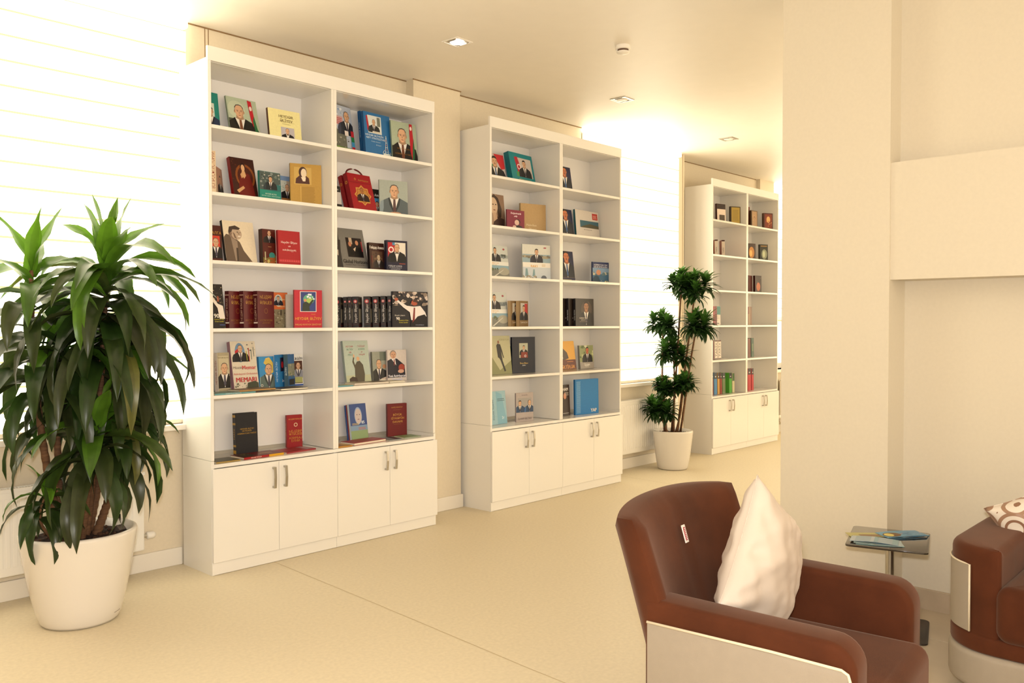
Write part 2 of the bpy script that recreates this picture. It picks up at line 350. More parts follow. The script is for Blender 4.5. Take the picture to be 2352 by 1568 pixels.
BOOKS = [
  (0,0.0628,0.16,2.582,0.1024,0.2336,0.02,4,8,'147a70','147a70','teal book half hidden by the left side panel,top shelf of nearest bookcase','','l',{},[('r',0.06,0.04,0.7,0.72,'c9d0c4'),('man',0.4,0.04,0.6,{'suit': '1c2b4a'})]),
  (0,0.2498,0.2,2.582,0.2076,0.2585,0.014,2,15,'b4c0a6','8c9a84','man in black suit beside flag on book,left bay,top shelf of nearest bookcase','','l',{},[('r',0,0,0.62,0.45,'4d5040'),('e',0.3,0.7,0.28,0.22,'c2cab0'),('man',0.38,0.0,0.86,{'suit': '191715','bald': 1,'tie': '7a4a30'}),('p',[(0.7,0.99),(0.83,0.97),(0.86,0.55),(0.8,0.3),(0.74,0.5)],'c0202c'),('p',[(0.8,0.45),(0.86,0.6),(0.97,0.03),(0.86,0.02)],'2e6b40'),('e',0.78,0.78,0.045,0.06,'e8d8cc'),('t',0.36,0.17,0.055,'HEYDƏR ƏLİYEV','8a6a28'),('t',0.38,0.08,0.045,'VƏ','8a6a28')]),
  (0,0.4766,0.14,2.582,0.2228,0.2074,0.02,-3,9,'e9dfa0','5a3a30','pale cream book with small bow tie portrait,top shelf of nearest bookcase','','l',{},[('t',0.55,0.8,0.12,'HEYDƏR','6b5a2c'),('t',0.55,0.67,0.12,'ƏLİYEV','6b5a2c'),('r',0.3,0.62,0.8,0.625,'9a8a50'),('t',0.55,0.56,0.04,'DÖVLƏTÇİLİK','a29458'),('r',0.36,0.02,0.78,0.46,'b9b3b8'),('man',0.56,0.02,0.42,{'suit': '17151a','bald': 1,'bow': 1})]),
  (0,0.0738,0.15,2.2,0.0517,0.2597,0.16,0,2,'e8d2b0','e8d2b0','thick cream spine with red vertical lettering,second shelf of nearest bookcase','','l',{},[('tv',0.62,0.56,0.15,'ВОПРОСЫ ИСТОРИИ','963a2c'),('r',0.06,0.0,0.12,1,'c9a684'),('r',0.88,0,0.92,1,'c9a684')]),
  (0,0.1654,0.2,2.2,0.1337,0.1879,0.012,48,5,'b98c78','a58a70','small pinkish paperback turned sideways,second shelf of nearest bookcase','','l',{},[('r',0,0,1,0.25,'a8927c'),('man',0.5,0.12,0.65,{'suit': '241a18'})]),
  (0,0.2698,0.2,2.2,0.1656,0.2694,0.03,2,14,'3a1710','8c1c1e','dark red book with painted woman seated in a round chair,second shelf of nearest bookcase','','l',{},[('n',0.0,0.3,0.35,1,16,['5b2416','6b3a26','4a2018']),('e',0.56,0.56,0.4,0.3,'8a4a1e'),('e',0.56,0.55,0.32,0.25,'4a1c12'),('p',[(0.2,0),(0.9,0),(0.85,0.3),(0.75,0.62),(0.5,0.66),(0.36,0.6),(0.25,0.35)],'6e1812'),('e',0.5,0.79,0.11,0.1,'2a120e'),('e',0.5,0.76,0.075,0.085,'dfae80'),('p',[(0.44,0.69),(0.56,0.69),(0.6,0.58),(0.5,0.5),(0.42,0.6)],'d8a878'),('p',[(0.12,0.2),(0.42,0.32),(0.48,0.27),(0.2,0.14)],'d0a070'),('p',[(0.36,0.6),(0.44,0.66),(0.46,0.54),(0.4,0.5)],'cfa072'),('lines',0.3,0.02,0.8,0.06,1,'caa050')]),
  (0,0.4222,0.17,2.2,0.1548,0.1927,0.016,4,3,'1f8a7a','1f7a6c','teal paperback with garden photograph on its upper half,second shelf of nearest bookcase','','l',{},[('r',0,0.4,1,1,'4c5a58'),('n',0.02,0.42,0.98,0.98,46,['8b9490','6f7d74','b8b4ac','394542']),('r',0.55,0.4,1,0.6,'2c6e70'),('man',0.5,0.42,0.46,{'suit': '20282c'}),('t',0.5,0.27,0.055,'HEYDƏR ƏLİYEV','d8eee0'),('t',0.5,0.2,0.05,'BÖYÜK NƏSİL YADDAŞINDA','bfe0d0'),('t',0.5,0.08,0.05,'VASİF ƏDƏBİ','bfe0d0')]),
  (0,0.6082,0.23,2.2,0.0913,0.1915,0.012,3,4,'7a96c0','7a96c0','blue bordered portrait booklet between teal paperback and golden book,second shelf of nearest bookcase','','l',{},[('r',0,0.12,1,0.85,'c8ccc4'),('r',0.5,0.12,1,0.85,'b5a490'),('n',0,0.5,0.35,0.8,10,['3c6a40','88a080']),('man',0.52,0.2,0.55,{'suit': '18181c','bald': 1}),('r',0,0.12,1,0.25,'9a6a3c')]),
  (0,0.6309,0.16,2.2,0.1999,0.2662,0.02,-20,3,'b89040','9a7a34','golden brown book with sepia woman portrait,second shelf of nearest bookcase','','l',{},[('r',0.12,0.5,0.68,0.92,'c8a456'),('p',[(0.16,0.52),(0.62,0.52),(0.6,0.66),(0.5,0.72),(0.3,0.72),(0.18,0.64)],'4a2218'),('e',0.4,0.8,0.13,0.13,'3a1c16'),('e',0.43,0.78,0.09,0.11,'e6d2b4'),('p',[(0.34,0.68),(0.5,0.68),(0.48,0.58),(0.4,0.58)],'ecdcc0'),('lines',0.36,0.06,0.8,0.46,12,'a07a30'),('r',0.32,0.02,0.335,0.46,'e0b860')]),
  (0,0.0949,0.17,1.81,0.0823,0.2209,0.02,3,6,'4a1a14','4a1a14','maroon book with orange portrait panel at left end,third shelf of nearest bookcase','','l',{},[('r',0.12,0.1,0.85,0.72,'d0402c'),('man',0.5,0.1,0.58,{'suit': '141216','bald': 1}),('t',0.5,0.8,0.1,'ХАЛГА','c8963c'),('lines',0.15,0.03,0.85,0.07,1,'b07a30')]),
  (0,0.2076,0.19,1.81,0.2108,0.265,0.024,2,12,'ecdcc0','1a1416','large black and white portrait book of leaning man,third shelf of nearest bookcase','','l',{},[('p',[(0.0,0),(0.88,0),(0.6,0.3),(0.5,0.5),(0.3,0.64),(0.08,0.68),(0,0.6)],'6a584a'),('p',[(0.22,0.62),(0.42,0.52),(0.4,0.05),(0.3,0.05)],'9a8674'),('p',[(0.36,0.36),(0.42,0.36),(0.4,0.02),(0.34,0.02)],'4c4038'),('e',0.36,0.72,0.2,0.16,'8a7262'),('e',0.42,0.7,0.17,0.14,'c0a890'),('p',[(0.16,0.74),(0.2,0.86),(0.4,0.9),(0.56,0.84),(0.5,0.8),(0.3,0.8),(0.22,0.66)],'4a3c34'),('p',[(0.3,0.74),(0.34,0.6),(0.42,0.57),(0.36,0.7)],'7c6656'),('e',0.24,0.7,0.035,0.035,'8a7060'),('p',[(0.46,0.74),(0.5,0.74),(0.53,0.68),(0.47,0.68)],'a08870'),('p',[(0.4,0.755),(0.48,0.765),(0.48,0.755)],'3a302a'),('e',0.45,0.735,0.02,0.008,'2a2220'),('e',0.54,0.735,0.015,0.008,'2a2220'),('e',0.5,0.64,0.05,0.014,'efe0d0'),('e',0.8,0.02,0.06,0.02,'e0ccb0')]),
  (0,0.4343,0.16,1.81,0.0968,0.2224,0.038,4,3,'54190f','2c0c0c','brown book with green domed mosque picture,third shelf of nearest bookcase','','l',{},[('man',0.52,0.62,0.36,{'suit': '16100f','bald': 1}),('r',0.4,0.5,0.66,0.51,'c09860'),('p',[(0.0,0.0),(1,0),(1,0.22),(0.85,0.34),(0.6,0.34),(0.5,0.22),(0.3,0.18),(0,0.2)],'7a6a30'),('e',0.68,0.26,0.22,0.09,'3c8a80'),('r',0.5,0.04,0.92,0.2,'a05a2c'),('r',0.12,0.05,0.2,0.36,'c0b890'),('n',0.0,0.0,1,0.2,14,['c8b060','4a6a40','8a5a30'])]),
  (0,0.5192,0.12,1.81,0.1642,0.219,0.02,3,3,'a81c24','8e1820','plain red book with white title lines,third shelf of nearest bookcase','','l',{},[('t',0.5,0.67,0.09,'Heydər Əliyev','f0dcd4'),('t',0.5,0.56,0.08,'və','f0dcd4'),('t',0.5,0.45,0.09,'mədəniyyət','f0dcd4'),('r',0,0.1,1,0.17,'c03038'),('tri',0.04,0.1,0.96,0.165,9,'d05050')]),
  (0,0.0723,0.1,1.42,0.0815,0.2602,0.016,3,9,'241f1f','15161a','dark book with white shirted waving man at left end,fourth shelf of nearest bookcase','','l',{},[('n',0,0.55,1,1,30,['7a6a58','a89880','4a4038']),('p',[(0.02,0.76),(0.12,0.72),(0.5,0.55),(0.9,0.5),(1,0.2),(0.55,0.2),(0.45,0.45),(0.1,0.6)],'e4d8cc'),('e',0.55,0.66,0.09,0.07,'9a5038'),('t',0.3,0.27,0.13,'90','e8e0d0'),('t',0.5,0.19,0.04,'Instants of the','d8c840'),('t',0.5,0.14,0.04,'Great Leader','d8c840'),('r',0.5,0.05,0.95,0.065,'5060a0')]),
  (0,0.2032,0.155,1.42,0.149,0.2221,0.031,20,1,'5c1016','480c12','maroon gilt lettered volume,first of three,fourth shelf of nearest bookcase','maroon gilt volumes','l',{},[('t',0.5,0.85,0.12,'ҺЕЈДӘР','a87a34'),('t',0.5,0.69,0.12,'ӘЛИЈЕВ','a87a34'),('ring',0.5,0.46,0.07,0.012,'8e5c28'),('t',0.5,0.2,0.065,'МҮСТӘГИЛЛИК','9a6a2c'),('t',0.5,0.13,0.065,'ЈОЛУМУЗ','9a6a2c'),('sr',0.88,0.9,'c8a890'),('sr',0.12,0.16,'e0d0c0'),('stv',0.5,0.09,'ҺЕЈДӘР ӘЛИЈЕВ','c8a890')]),
  (0,0.2931,0.145,1.42,0.1482,0.2243,0.031,20,1,'5c1016','480c12','maroon gilt lettered volume,second of three,fourth shelf of nearest bookcase','maroon gilt volumes','l',{},[('t',0.5,0.85,0.12,'ҺЕЈДӘР','a87a34'),('t',0.5,0.69,0.12,'ӘЛИЈЕВ','a87a34'),('ring',0.5,0.46,0.07,0.012,'8e5c28'),('t',0.5,0.2,0.065,'МҮСТӘГИЛЛИК','9a6a2c'),('t',0.5,0.13,0.065,'ЈОЛУМУЗ','9a6a2c'),('sr',0.88,0.9,'c8a890'),('sr',0.12,0.16,'e0d0c0'),('stv',0.5,0.09,'ҺЕЈДӘР ӘЛИЈЕВ','c8a890')]),
  (0,0.3808,0.135,1.42,0.1554,0.2263,0.031,20,1,'5c1016','480c12','maroon gilt lettered volume,third of three,fourth shelf of nearest bookcase','maroon gilt volumes','l',{},[('t',0.5,0.85,0.12,'ҺЕЈДӘР','a87a34'),('t',0.5,0.69,0.12,'ӘЛИЈЕВ','a87a34'),('ring',0.5,0.46,0.07,0.012,'8e5c28'),('t',0.5,0.2,0.065,'МҮСТӘГИЛЛИК','9a6a2c'),('t',0.5,0.13,0.065,'ЈОЛУМУЗ','9a6a2c'),('sr',0.88,0.9,'c8a890'),('sr',0.12,0.16,'e0d0c0'),('stv',0.5,0.09,'ҺЕЈДӘР ӘЛИЈЕВ','c8a890')]),
  (0,0.5534,0.24,1.42,0.1042,0.2257,0.014,0,2,'8c8064','c86848','orange and stone coloured book with oval portrait,fourth shelf of nearest bookcase','','l',{},[('r',0,0.52,1,1,'d8703c'),('n',0,0,1,0.45,40,['6a6050','a89c84','544a3c','b8ac90']),('r',0.45,0.35,0.55,0.5,'4c4234'),('e',0.32,0.77,0.28,0.17,'ecdcc8'),('e',0.32,0.77,0.25,0.15,'a4b4b8'),('man',0.32,0.63,0.28,{'suit': '20202a'}),('t',0.72,0.8,0.05,'AZƏRBAYCAN','f0e0a0'),('t',0.62,0.6,0.05,'MEMARLIQ ABİDƏLƏRİ','f0e0a0')]),
  (0,0.62,0.2,1.42,0.0984,0.2125,0.012,-4,1,'c4bcb0','c4bcb0','grey booklet with black bars behind the crimson book,fourth shelf of nearest bookcase','','l',{},[('r',0.5,0.9,1,0.94,'201c1c'),('r',0.5,0.32,1,0.345,'201c1c'),('r',0.5,0.16,1,0.18,'201c1c'),('r',0.5,0.04,1,0.055,'201c1c'),('lines',0.5,0.7,0.9,0.87,7,'6a6460'),('t',0.75,0.6,0.14,'20','701c1c'),('r',0.62,0.38,0.9,0.5,'8a2438')]),
  (0,0.6267,0.12,1.42,0.1832,0.2398,0.02,-14,0,'bc2434','a81c30','crimson book with blue globe picture,fourth shelf of nearest bookcase','','l',{},[('r',0.2,0.42,0.8,0.97,'e8dcd4'),('r',0.225,0.435,0.775,0.955,'34407e'),('e',0.52,0.76,0.2,0.13,'64a888'),('e',0.56,0.72,0.12,0.08,'a0c060'),('p',[(0.28,0.44),(0.56,0.44),(0.52,0.66),(0.4,0.7),(0.3,0.64)],'30382c'),('p',[(0.5,0.62),(0.66,0.76),(0.7,0.72),(0.54,0.56)],'30382c'),('e',0.39,0.73,0.05,0.04,'d09060'),('n',0.25,0.75,0.75,0.93,8,['f0f0ff']),('t',0.68,0.36,0.03,'Xalq şairi','e8b04c'),('t',0.5,0.24,0.1,'HEYDƏR ƏLİYEV','e0a83c'),('t',0.5,0.17,0.04,'və','e0a83c'),('t',0.5,0.08,0.052,'PARLAQ VƏ BÖYÜK ŞƏXSİYYƏT','e0b860')]),
  (0,0.0656,0.16,1.0345,0.0404,0.2307,0.15,0,3,'1e2a22','1e2a22','dark green spine at the left end,fifth shelf of nearest bookcase','','l',{},[]),
  (0,0.1549,0.2,1.0345,0.0834,0.2355,0.036,6,4,'a89c80','e8dcd0','sepia portrait book with white spine,left part,fifth shelf of nearest bookcase','','l',{},[('r',0.08,0.06,0.92,0.92,'c4b898'),('man',0.55,0.08,0.68,{'suit': '1c1614','bald': 1}),('t',0.5,0.87,0.04,'HEYDƏR ƏLİYEV','6a5a2c'),('stv',0.5,0.06,'HEYDƏR ƏLİYEV','a03c3c')]),
  (0,0.2485,0.185,1.0345,0.1742,0.3016,0.032,3,10,'d8ccb8','a07884','tall pale book with oval portrait and red MEMARI title,fifth shelf of nearest bookcase','','l',{},[('e',0.36,0.77,0.2,0.2,'7090b0'),('p',[(0.16,0.8),(0.3,0.86),(0.3,0.68),(0.18,0.7)],'c02c30'),('man',0.38,0.58,0.36,{'suit': '14141a','bald': 1}),('n',0.6,0.8,0.98,0.97,8,['2c2c34']),('r',0.7,0.58,0.73,0.86,'b84030'),('r',0.8,0.62,0.82,0.84,'485a50'),('r',0.9,0.68,0.92,0.88,'485a50'),('r',0.6,0.6,0.63,0.8,'a8a040'),('t',0.25,0.46,0.07,'Müstəqil','6a5a50'),('t',0.66,0.46,0.11,'Memar','c8504c'),('t',0.5,0.33,0.055,'Azərbaycan Ordusunun','c03c34'),('t',0.5,0.21,0.13,'MEMARI','b82028'),('p',[(0.5,0.03),(0.98,0.03),(0.98,0.13),(0.85,0.17),(0.55,0.14)],'3c4030'),('n',0.02,0.02,0.5,0.14,12,['5a5c48','7a7860'])]),
  (0,0.4388,0.215,1.0345,0.1057,0.2038,0.022,0,5,'3a8cc4','3a84bc','bright blue book with portrait over yellow map,fifth shelf of nearest bookcase','','l',{},[('p',[(0.45,0.95),(0.7,0.98),(0.95,0.8),(0.95,0.5),(0.5,0.4),(0.35,0.6),(0.5,0.72),(0.3,0.8)],'d8b854'),('man',0.62,0.0,0.8,{'suit': '5a6a64','bald': 1}),('t',0.6,0.94,0.035,'ƏLİYEV','e8dca8'),('ring',0.12,0.1,0.04,0.012,'e8e0d0')]),
  (0,0.559,0.185,1.0345,0.13,0.2127,0.03,34,2,'2c78b4','2c7ab8','blue book with broad glossy spine,third from the right,fifth shelf of nearest bookcase','','l',{},[('r',0.15,0.5,0.8,0.92,'1c1c38'),('e',0.4,0.7,0.12,0.1,'c02830'),('t',0.5,0.22,0.11,'Sevgi','e8f0f4'),('stv',0.5,0.07,'HEYDƏR ƏLİYEV','c8e0f0')]),
  (0,0.6204,0.18,1.0345,0.1,0.214,0.028,34,2,'2a6098','445e6c','blue book with grey spine leaning before the white portrait book,fifth shelf of nearest bookcase','','l',{},[('r',0,0.35,1,0.72,'8c8c78'),('n',0,0.3,1,0.72,14,['6a7a58','b0a888']),('r',0.1,0.08,0.9,0.25,'10100f'),('stv',0.5,0.07,'ƏLİYEV','e0e8e8')]),
  (0,0.7359,0.3,1.0345,0.0708,0.208,0.012,0,3,'e8e4dc','4c6a9c','white topped portrait book,end of left bay row,fifth shelf of nearest bookcase','','l',{},[('t',0.56,0.87,0.11,'ƏR ƏLİYEV','1c2430'),('r',0.06,0.08,0.96,0.8,'4c2818'),('man',0.5,0.25,0.52,{'suit': '8c8c94','bald': 1}),('r',0.1,0.1,0.94,0.28,'a8a868'),('r',0,0,1,0.05,'3454a0')]),
  (0,0.0342,0.015,1.0345,0.2586,0.13,0.009,0,90,'88a098','6aa0a4','thin flat book with teal spine lying at left,fifth shelf of nearest bookcase','','b',{'st': 'HEYDƏR ƏLİYEV AZƏRBAYCAN'},[('r',0,0,0.02,1,'4a6460'),('n',0.1,0.3,0.9,0.9,8,['a09c88'])]),
  (0,0.1976,0.03,1.044,0.2496,0.13,0.009,4,90,'6c5844','b08850','thin flat brown book lying at middle,fifth shelf of nearest bookcase','','b',{},[('r',0.45,0.1,0.95,0.8,'8a745c')]),
  (0,0.4706,0.025,1.0345,0.1947,0.14,0.013,2,90,'40382e','e8dcc8','flat dark covered book with cream page edge at right,fifth shelf of nearest bookcase','','r',{},[('r',0.3,0.2,0.9,0.8,'5a5040')]),
  (0,0.2671,0.2,0.638,0.1427,0.2576,0.04,-3,3,'1a1a20','15151c','thick black book with gold banded spine,cupboard top of nearest bookcase','','l',{},[('t',0.52,0.62,0.045,'HEYDƏR ƏLİYEV','b88c34'),('t',0.5,0.57,0.045,'VƏ MÜASİR','b88c34'),('t',0.5,0.51,0.045,'AZƏRBAYCAN TARİXİ','b88c34'),('sr',0.9,0.96,'b88c30'),('sr',0.72,0.77,'b88c30'),('sr',0.2,0.25,'b88c30'),('sr',0.04,0.12,'b88c30'),('stv',0.5,0.07,'TARİX','b88c34')]),
  (0,0.6603,0.27,0.638,0.1067,0.2112,0.022,-10,1,'981c22','7c141c','small red book with round white emblem,cupboard top of nearest bookcase','','l',{},[('t',0.55,0.88,0.05,'ҺЕЈДӘР ӘЛИЈЕВ','d8a050'),('ring',0.58,0.7,0.06,0.02,'e0c8a0'),('t',0.56,0.5,0.1,'ҺЕЈДӘР','c89038'),('t',0.56,0.41,0.1,'ӘЛИЈЕВ','c89038'),('t',0.56,0.29,0.09,'АЗӘРБАЈ','c89038'),('t',0.56,0.2,0.09,'ЕЛМИ','c89038'),('stv',0.5,0.05,'ҺЕЈДӘР ӘЛИЈЕВ','d8a868')]),
  (0,0.0421,0.02,0.638,0.1519,0.14,0.009,0,90,'5a5234','a88c4c','flat dark gold edged book lying at left end,cupboard top of nearest bookcase','','b',{},[('r',0.1,0.1,0.9,0.9,'4a4630')]),
  (0,0.2217,0.028,0.638,0.2765,0.15,0.014,3,90,'6c2024','a01c20','flat maroon book with yellow banded spine,cupboard top of nearest bookcase','','b',{'yb': 1},[('r',0.02,0.1,0.35,0.9,'3c3428'),('n',0.03,0.12,0.34,0.88,8,['5a6048','8a8460']),('lines',0.5,0.3,0.85,0.6,4,'b89058')]),
  (0,0.5225,0.05,0.638,0.2367,0.15,0.008,8,90,'96242c','a03038','flat thin red booklet in front of small red book,cupboard top of nearest bookcase','','b',{},[('lines',0.2,0.3,0.7,0.6,3,'a84c50'),('r',0.75,0.1,0.95,0.9,'a88088')]),
  (0,1.0143,0.2,2.582,0.1844,0.3481,0.012,12,8,'b8c0d0','c0c0c8','collage book with sky,crowd and flags,right bay,top shelf of nearest bookcase','','l',{},[('n',0,0.7,0.6,1,10,['e4e8ee','90a8cc']),('r',0.0,0.6,0.5,0.78,'c8a0a0'),('lines',0.04,0.62,0.46,0.76,4,'b84c50'),('r',0,0.15,0.6,0.5,'6c6c60'),('n',0,0.15,0.8,0.58,26,['403c38','8a8a7c','5c6450','b0a898']),('man',0.7,0.42,0.5,{'suit': '282a34','bald': 1,'alpha': 1}),('r',0,0,1,0.16,'5c7c3c'),('n',0,0,1,0.16,14,['7a9c48','3c5a2c']),('r',0.84,0.4,1,0.52,'c02c34'),('r',0.84,0.3,1,0.4,'2c8048'),('r',0.84,0.2,1,0.3,'4898c8'),('r',0.84,0.08,1,0.2,'c02c34'),('r',0.5,0.4,0.7,0.5,'e8dcd4')]),
  (0,1.2278,0.2,2.582,0.1748,0.3311,0.024,3,6,'1e5c94','1a5084','blue spined volume just behind the oil rig book,top shelf of nearest bookcase','','l',{},[('stv',0.6,0.05,'HEYDƏR ƏLİYEV','a8c4dc')]),
  (0,1.2217,0.155,2.582,0.2374,0.322,0.024,3,6,'2c6ca4','1e5488','blue book with white oil rig and small desk photograph,top shelf of nearest bookcase','','l',{},[('r',0.14,0.55,0.66,0.94,'d8dcd8'),('p',[(0.08,0.92),(0.14,0.92),(0.2,0.6),(0.12,0.6)],'b02834'),('r',0.5,0.72,0.62,0.92,'707468'),('man',0.37,0.57,0.3,{'suit': '1c2024','bald': 1}),('r',0.3,0.56,0.6,0.6,'d0c8b8'),('t',0.36,0.5,0.055,'HEYDƏR ƏLİYEVİN','e0ecf0'),('t',0.4,0.44,0.055,'NEFT STRATEGİYASI','e0ecf0'),('t',0.4,0.37,0.035,'Anadan olmasının','b8d0e0'),('t',0.5,0.3,0.035,'80 illiyinə','b8d0e0'),('rig',0.8,0.04,0.5,'d4dcd8'),('s1',0.5,0.09,'II','e8f0f0')]),
  (0,1.4423,0.14,2.582,0.224,0.295,0.014,-2,6,'a8b49c','7c8c7a','man in black suit beside flag on book,right bay,top shelf of nearest bookcase','','l',{},[('r',0,0,0.7,0.4,'5a5c4c'),('man',0.42,0.0,0.88,{'suit': '141210','bald': 1,'tie': '6a3a28'}),('p',[(0.72,0.99),(0.84,0.99),(0.86,0.6),(0.78,0.1),(0.72,0.3)],'b8202c'),('p',[(0.82,0.4),(0.87,0.65),(0.9,0.3),(0.84,0.0),(0.78,0.05)],'2a6038'),('e',0.78,0.88,0.04,0.05,'ead8d0'),('t',0.45,0.34,0.05,'HEYDƏR ƏLİYEV','8a5c24'),('t',0.45,0.27,0.035,'VƏ','8a5c24'),('t',0.45,0.21,0.05,'AZƏRBAYCAN TARİXİ','8a5c24')]),
  (0,0.957,0.17,2.2,0.0835,0.1684,0.014,6,8,'ccc8c4','18181a','black and white book cut by the divider,second shelf of nearest bookcase','','l',{},[('r',0,0.75,1,1,'17171a'),('r',0.3,0,1,0.25,'17171a'),('t',0.5,0.85,0.08,'АЛИЕВ','e0e0e0')]),
  (0,1.0864,0.175,2.2,0.1291,0.2552,0.036,5,17,'7c1018','8c141c','dark red volume behind the red medallion case,second shelf of nearest bookcase','','l',{},[('sring',0.75,'c8903c'),('sr',0.5,0.502,'a03030')]),
  (0,1.089,0.115,2.2,0.2094,0.2671,0.04,5,17,'9c1620','84101a','red medallion book case with carrying handle,second shelf of nearest bookcase','','l',{},[('r',0,0.76,1,0.77,'6c0c14'),('star',0.52,0.42,0.36,'c89444'),('star',0.52,0.42,0.3,'9c1620'),('star',0.52,0.42,0.275,'b8843c'),('man',0.5,0.25,0.38,{'suit': '2a1210','skin': 'a86c3c','bald': 1}),('ring',0.3,0.85,0.03,0.012,'c89444'),('t',0.65,0.84,0.07,'Azərbaycan','b8843c'),('sring',0.75,'c8903c'),('handle',)]),
  (0,1.3097,0.2,2.2,0.1038,0.1828,0.02,2,4,'1c1614','1c1614','black book with blue and red picture,right bay,second shelf of nearest bookcase','','l',{},[('t',0.45,0.78,0.13,'р Алиев','e8e4e0'),('r',0.02,0.06,0.85,0.66,'4890c0'),('p',[(0.02,0.06),(0.85,0.06),(0.85,0.4),(0.4,0.55),(0.02,0.4)],'b83038'),('man',0.4,0.06,0.5,{'suit': '141414'})]),
  (0,1.3315,0.15,2.2,0.2134,0.2457,0.012,-16,3,'a4aca4','8a928c','pale grey book with large smiling portrait in grey suit,second shelf of nearest bookcase','','l',{},[('man',0.52,0,0.92,{'suit': '5a6468','bald': 1,'tie': '5c4444'}),('e',0.55,0.06,0.2,0.04,'c89878')]),
  (0,0.9569,0.16,1.81,0.0682,0.1959,0.02,6,5,'201412','201412','dark book cut by the divider,third shelf of nearest bookcase','','l',{},[('t',0.4,0.82,0.12,'ев','e4e0dc'),('r',0,0.3,0.7,0.66,'a89c8c'),('man',0.3,0.3,0.34,{'suit': '1c2024'})]),
  (0,1.0564,0.19,1.81,0.2225,0.2931,0.02,3,15,'7e7a74','6a6660','grey Global Horizons book with dark handshake photograph,third shelf of nearest bookcase','','l',{},[('r',0.26,0.3,0.88,0.78,'1e1416'),('r',0.38,0.62,0.5,0.78,'c0a890'),('e',0.4,0.62,0.06,0.06,'c08060'),('e',0.68,0.66,0.06,0.06,'c88c68'),('p',[(0.3,0.32),(0.3,0.52),(0.42,0.56),(0.5,0.36)],'0c0a0c'),('p',[(0.5,0.32),(0.62,0.58),(0.8,0.54),(0.84,0.32)],'0c0a0c'),('p',[(0.5,0.5),(0.62,0.56),(0.56,0.44)],'d8c0a8'),('r',0.84,0.45,0.88,0.7,'a03038'),('t',0.5,0.19,0.13,'Global Horizons','221e1e'),('t',0.54,0.11,0.05,'President Aliyev’s Visit to the USA','3a2826')]),
  (0,1.2568,0.16,1.81,0.1358,0.1943,0.024,3,5,'3a1c16','160e0e','brown book with sepia seated officer photograph,third shelf of nearest bookcase','','l',{},[('t',0.5,0.84,0.13,'Гейдар Алиев','e8e0d8'),('r',0.14,0.1,0.86,0.7,'5a4030'),('n',0.2,0.3,0.86,0.68,14,['7a5c44','46302a']),('man',0.58,0.1,0.5,{'suit': '241a18','skin': 'c8b090','bald': 1}),('tv',0.12,0.4,0.08,'ГЕЙДАР','902c28'),('r',0.14,0,1,0.03,'7c1c1c')]),
  (0,1.3727,0.13,1.81,0.1666,0.217,0.03,-10,1,'1c1a34','141430','navy book with bow tie portrait and red flag,third shelf of nearest bookcase','','l',{},[('r',0.06,0.3,0.92,0.94,'e4dcd0'),('r',0.06,0.3,0.4,0.94,'b02830'),('r',0.28,0.85,0.4,0.94,'4888b0'),('ring',0.22,0.7,0.1,0.04,'f0e0dc'),('man',0.5,0.3,0.62,{'suit': '101014','bald': 1,'bow': 1}),('r',0.6,0.24,0.9,0.26,'b04c30'),('t',0.42,0.17,0.06,'ГЕЙДАР АЛИЕВ-','e4e4ec'),('t',0.42,0.11,0.04,'ОТ ПОЛИТИЧЕСКОГО','d0d0dc'),('t',0.42,0.06,0.04,'РУКОВОДИТЕЛЯ','d0d0dc'),('t',0.42,0.015,0.04,'К ОБЩЕНАЦИОНАЛЬНОМУ','d0d0dc')]),
  (0,0.9941,0.14,1.42,0.15,0.2019,0.042,44,1,'1e1214','181416','black volume with red disc,first from left,fourth shelf of nearest bookcase','black volumes with red disc on spine','l',{},[('r',0.1,0.15,0.9,0.6,'8a8478'),('t',0.5,0.8,0.1,'Heydər Əliyev','c8b88c'),('r',0,0.04,1,0.06,'7c1820'),('srg',0.84,'b03840'),('stv',0.45,0.11,'Heydər Əliyev','d8d0c8'),('sr',0.72,0.725,'7c2428'),('sr',0.1,0.105,'7c2428')]),
  (0,1.0467,0.14,1.42,0.15,0.2045,0.024,44,1,'1e1214','181416','black volume with red disc,second from left,fourth shelf of nearest bookcase','black volumes with red disc on spine','l',{},[('r',0.1,0.15,0.9,0.6,'8a8478'),('t',0.5,0.8,0.1,'Heydər Əliyev','c8b88c'),('r',0,0.04,1,0.06,'7c1820'),('srg',0.84,'b03840'),('stv',0.45,0.11,'Heydər Əliyev','d8d0c8'),('sr',0.72,0.725,'7c2428'),('sr',0.1,0.105,'7c2428')]),
  (0,1.0817,0.14,1.42,0.15,0.2065,0.023,44,1,'1e1214','181416','black volume with red disc,third from left,fourth shelf of nearest bookcase','black volumes with red disc on spine','l',{},[('r',0.1,0.15,0.9,0.6,'8a8478'),('t',0.5,0.8,0.1,'Heydər Əliyev','c8b88c'),('r',0,0.04,1,0.06,'7c1820'),('srg',0.84,'b03840'),('stv',0.45,0.11,'Heydər Əliyev','d8d0c8'),('sr',0.72,0.725,'7c2428'),('sr',0.1,0.105,'7c2428')]),
  (0,1.1409,0.14,1.42,0.15,0.2086,0.04,44,1,'1e1214','181416','black volume with red disc,fourth from left,fourth shelf of nearest bookcase','black volumes with red disc on spine','l',{},[('r',0.1,0.15,0.9,0.6,'8a8478'),('t',0.5,0.8,0.1,'Heydər Əliyev','c8b88c'),('r',0,0.04,1,0.06,'7c1820'),('srg',0.84,'b03840'),('stv',0.45,0.11,'Heydər Əliyev','d8d0c8'),('sr',0.72,0.725,'7c2428'),('sr',0.1,0.105,'7c2428')]),
